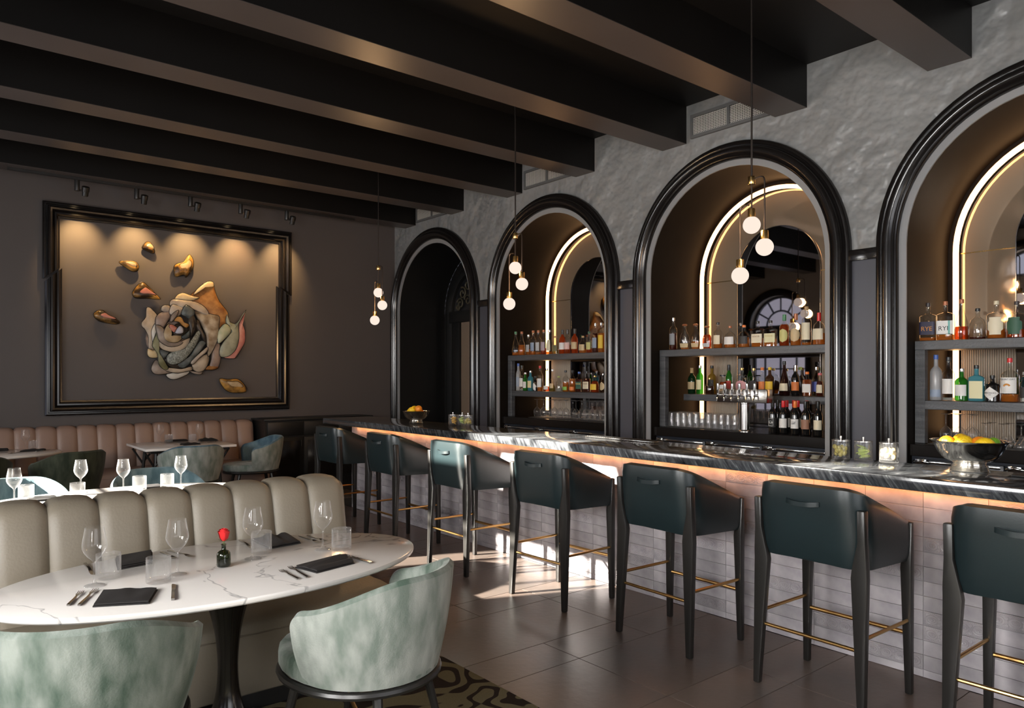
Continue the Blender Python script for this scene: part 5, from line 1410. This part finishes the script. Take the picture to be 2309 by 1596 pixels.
for nm, m, dx, dy, dz, r, kd, an, lab in (
    ('orange', M_ORANGE, -.048,.090,.143,.039,'round',0,'orange by the bowl lip nearest the garnish jars'),
    ('lemon', M_LEMON, .010,.045,.155,.036,'lemon',70,'lemon leaning behind the front lemon in the large bowl'),
    ('lemon', M_LEMON, -.045,.010,.152,.036,'lemon',50,'lemon on top in the middle of the large fruit bowl'),
    ('orange', M_ORANGE, -.010,-.050,.142,.042,'round',0,'orange between two lemons in the large fruit bowl'),
    ('lemon', M_LEMON, -.066,-.092,.147,.036,'lemon',40,'lemon beside the lime in the large fruit bowl'),
    ('lime', M_LIME, .036,-.098,.148,.030,'lemon',75,'green lime at the edge of the large fruit bowl'),
    ('orange', M_ORANGE, .080,.060,.125,.042,'round',0,'orange at the back of the large fruit bowl'),
    ('orange', M_ORANGE, .010,.000,.095,.045,'round',0,'orange underneath the lemons in the large fruit bowl')):
    fruit(nm, m, (B1[0]+dx, B1[1]+dy, B1[2]+dz), r, lab, kd, an)
B2 = (4.10,6.62,1.0705)
bowl('small footed silver fruit bowl at the far end of the bar', B2, .82)
for nm, m, dx, dy, dz, r, kd, an, lab in (
    ('lemon', M_LEMON, -.02,.085,.125,.028,'lemon',20,'small lemon at the lip of the far fruit bowl'),
    ('lemon', M_LEMON, .0,.030,.150,.033,'lemon',80,'lemon on top in the far fruit bowl'),
    ('lemon', M_LEMON, -.05,.0,.140,.032,'lemon',45,'lemon in front of the others in the far fruit bowl'),
    ('orange', M_ORANGE, -.01,-.065,.152,.038,'round',0,'bright orange on the far fruit bowl'),
    ('orange', M_ORANGE, .05,-.01,.105,.040,'round',0,'orange at the back of the far fruit bowl')):
    fruit(nm, m, (B2[0]+dx, B2[1]+dy, B2[2]+dz), r, lab, kd, an)

# ---- garnish jars
M_OLIVE = mat('olive_flesh', (.42,.34,.06), .35); M_ONION = mat('pale_onion', (.72,.55,.25), .35); M_LIMES = mat('lime_slice', (.45,.55,.12), .4)
def jar(loc, label, kind, sc=1.0):
    t = thing('garnish_jar', label, 'jar', loc)
    r, h = .050*sc, .108*sc
    MB().lathe([(.0005,.001),(r-.002,.001),(r,.004),(r,h),(r-.003,h),(r-.003,.016),(.0005,.014)], 32).build('glass', M_GLASSTHICK, t, smooth=60, fix=False)
    MB().lathe([(.0003,h+.001),(r+.002,h+.001),(r+.002,h+.007),(.0003,h+.008)], 28).build('lid', M_STEEL, t, smooth=30)
    MB().lathe([(.0003,h+.008),(.005,h+.008),(.005,h+.014),(.008,h+.016),(.008,h+.030),(.0003,h+.031)], 14).build('knob', M_STEEL, t, smooth=30)
    rnd = random.Random(int(loc[1]*1000))
    top = h*.80
    if kind == 'slices':
        for k in range(9):
            a = rnd.uniform(0, 6.28); q = r*.32
            s = MB().lathe([(.0003,0),(r*.50,0),(r*.54,.003),(r*.50,.006),(.0003,.006)], 16).xf(Matrix.Translation((q*math.cos(a), q*math.sin(a), .018 + k*(top-.02)/9)) @ Matrix.Rotation(rnd.uniform(-.5,.5), 4, 'X') @ Matrix.Rotation(rnd.uniform(-.5,.5), 4, 'Y'))
            s.build('lime_slice' if 'lime' in label else 'citrus_slice', M_LIMES if 'lime' in label else mat('orange_slice', (.75,.45,.06), .4), t, smooth=60)
    else:
        m = M_OLIVE if 'olive' in label else M_ONION
        rr = r*.25
        for k in range(26):
            a = rnd.uniform(0, 6.28); q = (r-rr-.004)*math.sqrt(rnd.random()); z = .018 + rr + (k/25)*(top-.018-rr*2)
            MB().sphere((q*math.cos(a), q*math.sin(a), z), rr, 12, 8, 1.15).build('olive' if 'olive' in label else 'cherry', m, t, smooth=80)
jar((4.267,2.138,1.0705), 'glass jar of golden olives beside the beer tap niche pier', 'balls')
jar((4.300,2.020,1.0705), 'glass jar of lime slices between two other garnish jars', 'slices')
jar((4.310,1.880,1.0705), 'glass jar of pale cocktail onions next to the large fruit bowl', 'balls')
jar((4.24,6.140,1.0705), 'glass jar of orange slices next to the far fruit bowl', 'slices', .92)
jar((4.28,6.035,1.0705), 'glass jar of lime slices in the far trio of jars', 'slices', .92)
jar((4.27,5.920,1.0705), 'glass jar of olives in the far trio of jars', 'balls', .92)
dt = thing('drip_tray', 'thin perforated steel drip tray on the back edge of the bar', 'tray', (4.30,3.90,1.0705))
MB().box(-.055,.055,-.36,.36,0,.006).build('tray', M_STEEL, dt, bevel=.002)
g = MB()
for k in range(34): g.box(-.045,.045,-.345+k*.0205,-.333+k*.0205,.006,.009)
gr = g.build('grille', M_RUBBER, dt)
dm = thing('bar_mat', 'dark perforated bar mat beside the large fruit bowl', 'mat', (4.27,1.12,1.0705))
MB().box(-.09,.09,-.20,.12,0,.006).build('mat', M_RUBBER, dm, bevel=.002)
# ================================================================== pendants
def pendant(y, label):
    t = thing('pendant_lamp', label, 'lamp', (4.30, y, 0))
    z0 = 2.858
    MB().tube([(0,0,ZC-.002),(0,0,z0)], .0065, 8).build('rod', M_ROD, t)
    MB().lathe([(.045,ZC-.022),(.045,ZC-.001)], 20, cap0=True, cap1=True).build('canopy', M_ROD, t)
    MB().lathe([(.0235,z0-.026),(.0245,z0-.024),(.0245,z0+.024),(.0235,z0+.026)], 20, cap0=True, cap1=True).build('connector', M_BRASS, t)
    MB().tube([(0,0,z0-.026),(0,0,2.66)], .0055, 8).build('stem', M_ROD, t)
    def arc(dy, zt):
        s = 1 if dy > 0 else -1
        return [(0,s*.02,zt),(0,dy-s*.03,zt+.006),(0,dy-s*.012,zt+.001),(0,dy-s*.003,zt-.012),(0,dy,zt-.03)]
    MB().tube(spline(arc(-.095, z0+.006),4,False) + [(0,-.095,2.50)], .0055, 8).build('arm', M_ROD, t)
    MB().tube(spline(arc(.088, z0-.16),4,False) + [(0,.088,2.335)], .0055, 8).build('arm', M_ROD, t)
    for dy, z in ((0,2.563),(-.095,2.405),(.088,2.238)):
        MB().lathe([(.0235,z+.050),(.0255,z+.052),(.0255,z+.104),(.0235,z+.108)], 20, 0, dy, True, True).build('socket', M_BRASS, t)
        g = MB().sphere((0,dy,z), .057, 24, 16).build('globe', M_GLOBE, t, smooth=80)
        l = bpy.data.lights.new('globe_glow', 'POINT'); l.energy = 10.0; l.color = (1.0,.58,.26); l.shadow_soft_size = .057
        lo = bpy.data.objects.new('globe_glow', l); COL.objects.link(lo); lo.parent = t; lo.location = (-.075, dy, z)
pendant(2.757, 'brass pendant lamp with three globes before the beer tap arch')
pendant(5.219, 'brass pendant lamp with three globes before the second arch')
pendant(7.790, 'brass pendant lamp with three globes by the corner doorway arch')

# ================================================================== track lights
tr = thing('track_rail', 'thin black lighting track under the last ceiling beam', 'track light rail', (0, 9.78, ZB))
MB().box(.80,5.0,-.018,.018,-.030,-.001).build('rail', M_LEG, tr)
for k, x in enumerate((1.47,2.10,2.72,3.35,3.98)):
    t = thing('track_spotlight', ('first','second','third','fourth','fifth')[4-k] + ' black track spotlight counted from the bar wall', 'spotlight', (x, 9.78, ZB - .030), 0, 'track spotlights above the framed rose')
    MB().lathe([(.026,-.125),(.028,-.120),(.028,-.002)], 18, cap0=True, cap1=True).build('adapter', M_LEG, t, smooth=40)
    MB().tube([(.02,0,-.115),(.075,0,-.115)], .010, 8).build('arm', M_LEG, t)
    h = MB().lathe([(.030,-.060),(.034,-.056),(.034,-.010),(.040,-.006),(.040,.048),(.034,.052)], 20, cap0=False, cap1=True)
    h.xf(Matrix.Translation((.085,.0,-.115)) @ Matrix.Rotation(R(26), 4, 'X'))
    hd = h.build('lamp_head', M_LEG, t, smooth=40)
    f = MB()
    for q in range(14):
        a = 2*PI*q/14
        f.box(-.0015,.0015,.039,.043,.0,.05)
        f.v[-8:] = [tuple(Matrix.Rotation(a,4,'Z') @ Vector(p)) for p in f.v[-8:]]
    f.xf(Matrix.Translation((.085,0,-.115)) @ Matrix.Rotation(R(26), 4, 'X')).build('cooling_fins', M_ROD, hd)
    MB().lathe([(.0003,-.050),(.027,-.050)], 16).xf(Matrix.Translation((.085,.0,-.115)) @ Matrix.Rotation(R(26), 4, 'X')).build('lens', emitter('spot_lens', (1.0,.72,.40), 6.0) if k == 0 else MATS['spot_lens'], hd)
    l = bpy.data.lights.new('spot_beam', 'SPOT'); l.energy = 95; l.color = (1.0,.62,.26); l.spot_size = R(66); l.spot_blend = 1.0; l.shadow_soft_size = .02
    lo = bpy.data.objects.new('spot_beam', l); COL.objects.link(lo); lo.parent = t
    lo.location = (.085, .030, -.180)
    lo.rotation_euler = Vector((0, .44, -.56)).to_track_quat('-Z', 'Y').to_euler()

# ================================================================== broken picture frame
pf = thing('picture_frame', 'large black moulded wall frame with stepped broken sides', 'picture frame', (0, YB, 0))
FPROF = [(0,0),(0,.050),(.016,.066),(.030,.066),(.036,.050),(.048,.050),(.056,.088),(.074,.100),(.094,.094),(.104,.070),(.112,.060),(.122,.074),(.140,.074),(.154,.056),(.160,.030),(.178,.026),(.180,0)]
def frame_sweep(path, closed=False):
    """path: (x, z, inward dx, inward dz) stations, profile offset measured inward from the outer edge"""
    rs = [[(x + dx*o, -h, z + dz*o) for o, h in FPROF] for x, z, dx, dz in path]
    return MB().rings(rs, closed=True, cap0=True, cap1=True)
# break edges slope: outer edge lower than the inner edge
def slope_station(x, zo, zi, dx):
    return [(x + dx*o, -h, zo + (zi-zo)*o/.18) for o, h in FPROF]
def frame_part(xl, xr, z_rail, up, zl, zr):
    s = -1 if up else 1
    st = [slope_station(xl, zl[0], zl[1], 1), [(xl + o, -h, z_rail + s*o) for o, h in FPROF], [(xr - o, -h, z_rail + s*o) for o, h in FPROF], slope_station(xr, zr[0], zr[1], -1)]
    return MB().rings(st, True, True, True)
frame_part(1.179, 4.227, 3.640, True, (2.717,2.866), (2.728,2.845)).build('upper_frame', M_BLACKWOOD, pf, smooth=30)
frame_part(1.203, 4.192, 1.095, False, (2.690,2.862), (2.712,2.850)).build('lower_frame', M_BLACKWOOD, pf, smooth=30)

# ================================================================== rose wall sculpture
ART = {'rust':((.20,.075,.020),(.45,.22,.07)),'cream':((.62,.46,.24),(.74,.60,.38)),'greybeige':((.36,.30,.25),(.52,.44,.36)),'beige':((.38,.30,.22),(.55,.45,.34)),'pink':((.55,.20,.17),(.66,.32,.26)),
       'sage':((.26,.27,.19),(.40,.40,.29)),'mint':((.40,.43,.28),(.52,.52,.36)),'mauve':((.24,.17,.14),(.36,.27,.22)),'tan':((.22,.15,.09),(.50,.42,.32)),'taupe':((.20,.155,.125),(.34,.27,.22)),
       'white':((.56,.52,.46),(.66,.62,.56)),'olive':((.14,.13,.06),(.24,.23,.12)),'slate':((.055,.065,.065),(.17,.19,.19)),'dark':((.022,.018,.015),(.10,.075,.055)),'speckle':((.12,.13,.11),(.36,.38,.34)),
       'goldbeige':((.36,.24,.12),(.55,.42,.26)),'orange':((.34,.14,.03),(.60,.33,.11)),'salmon':((.50,.17,.12),(.56,.24,.18)),'lavender':((.42,.42,.50),(.55,.55,.62))}
def amat(c):
    return mat('glaze_' + c, ART[c][0], .35, noise=(60 if c == 'speckle' else 9, ART[c][1], 5, .36, .64), spec=.4)
M_LEAD = mat('lead_came', (.012,.010,.008), .4, .3)
def petal(pts, y0, bulge, m, parent, name='petal', cup=False, sub=3, grow=1.0):
    pl = spline(pts, sub); n = len(pl)
    cx = sum(p[0] for p in pl)/n; cz = sum(p[1] for p in pl)/n
    pl = [(cx + (x-cx)*grow, cz + (z-cz)*grow) for x, z in pl]
    rings = []
    for s, d in ((1,-.016),(1,0),(.82,.55),(.60,.85),(.36,.97),(.14,1.0)):
        rings.append([(cx + (x-cx)*s, y0 - (d if d < 0 else 0) * 1.0 - (bulge*d if d > 0 else 0)*(-1 if cup else 1), cz + (z-cz)*s) for x, z in pl])
    o = MB().rings(rings, True, True, True).build(name, m, parent, smooth=60)
    MB().tube([(x, y0 - .002, z) for x, z in pl], .0036, 6, loop=True).build('lead_edge', M_LEAD, o)
    return o
M_LOOSE = mat('glaze_loose', (.035,.020,.010), .3, noise=(7,(.50,.26,.06),4,.40,.62), spec=.4)
ro = thing('rose_sculpture', 'large leaded glass rose relief hung inside the black frame', 'sculpture', (0, YB, 0))
MB().tube([(2.55,-.002,2.05),(2.55,-.06,2.05)], .25, 20).build('wall_mount', amat('mauve'), ro)
for (l, c, pts) in ROSE:
    petal(pts, -.060 - .020*l, .022 + .004*(l % 3), amat(c), ro, grow=1.05)
for (desc, pts) in LOOSE:
    t = thing('loose_petal', desc + ' on the wall inside the frame', 'sculpture', (0, YB, 0))
    cx = sum(p[0] for p in pts)/len(pts); cz = sum(p[1] for p in pts)/len(pts)
    petal(pts, -.055, .040, M_LOOSE, t, 'petal_back')
    a = [(cx + (x-cx)*.62 + .012, cz + (z-cz)*.45 + .016) for x, z in pts]
    petal(a, -.085, .014, amat('goldbeige' if 'peach' not in desc else 'salmon'), t, 'petal_fold')
    MB().tube([(cx,-.001,cz),(cx,-.05,cz)], .012, 8).build('wall_pin', M_LEAD, t)
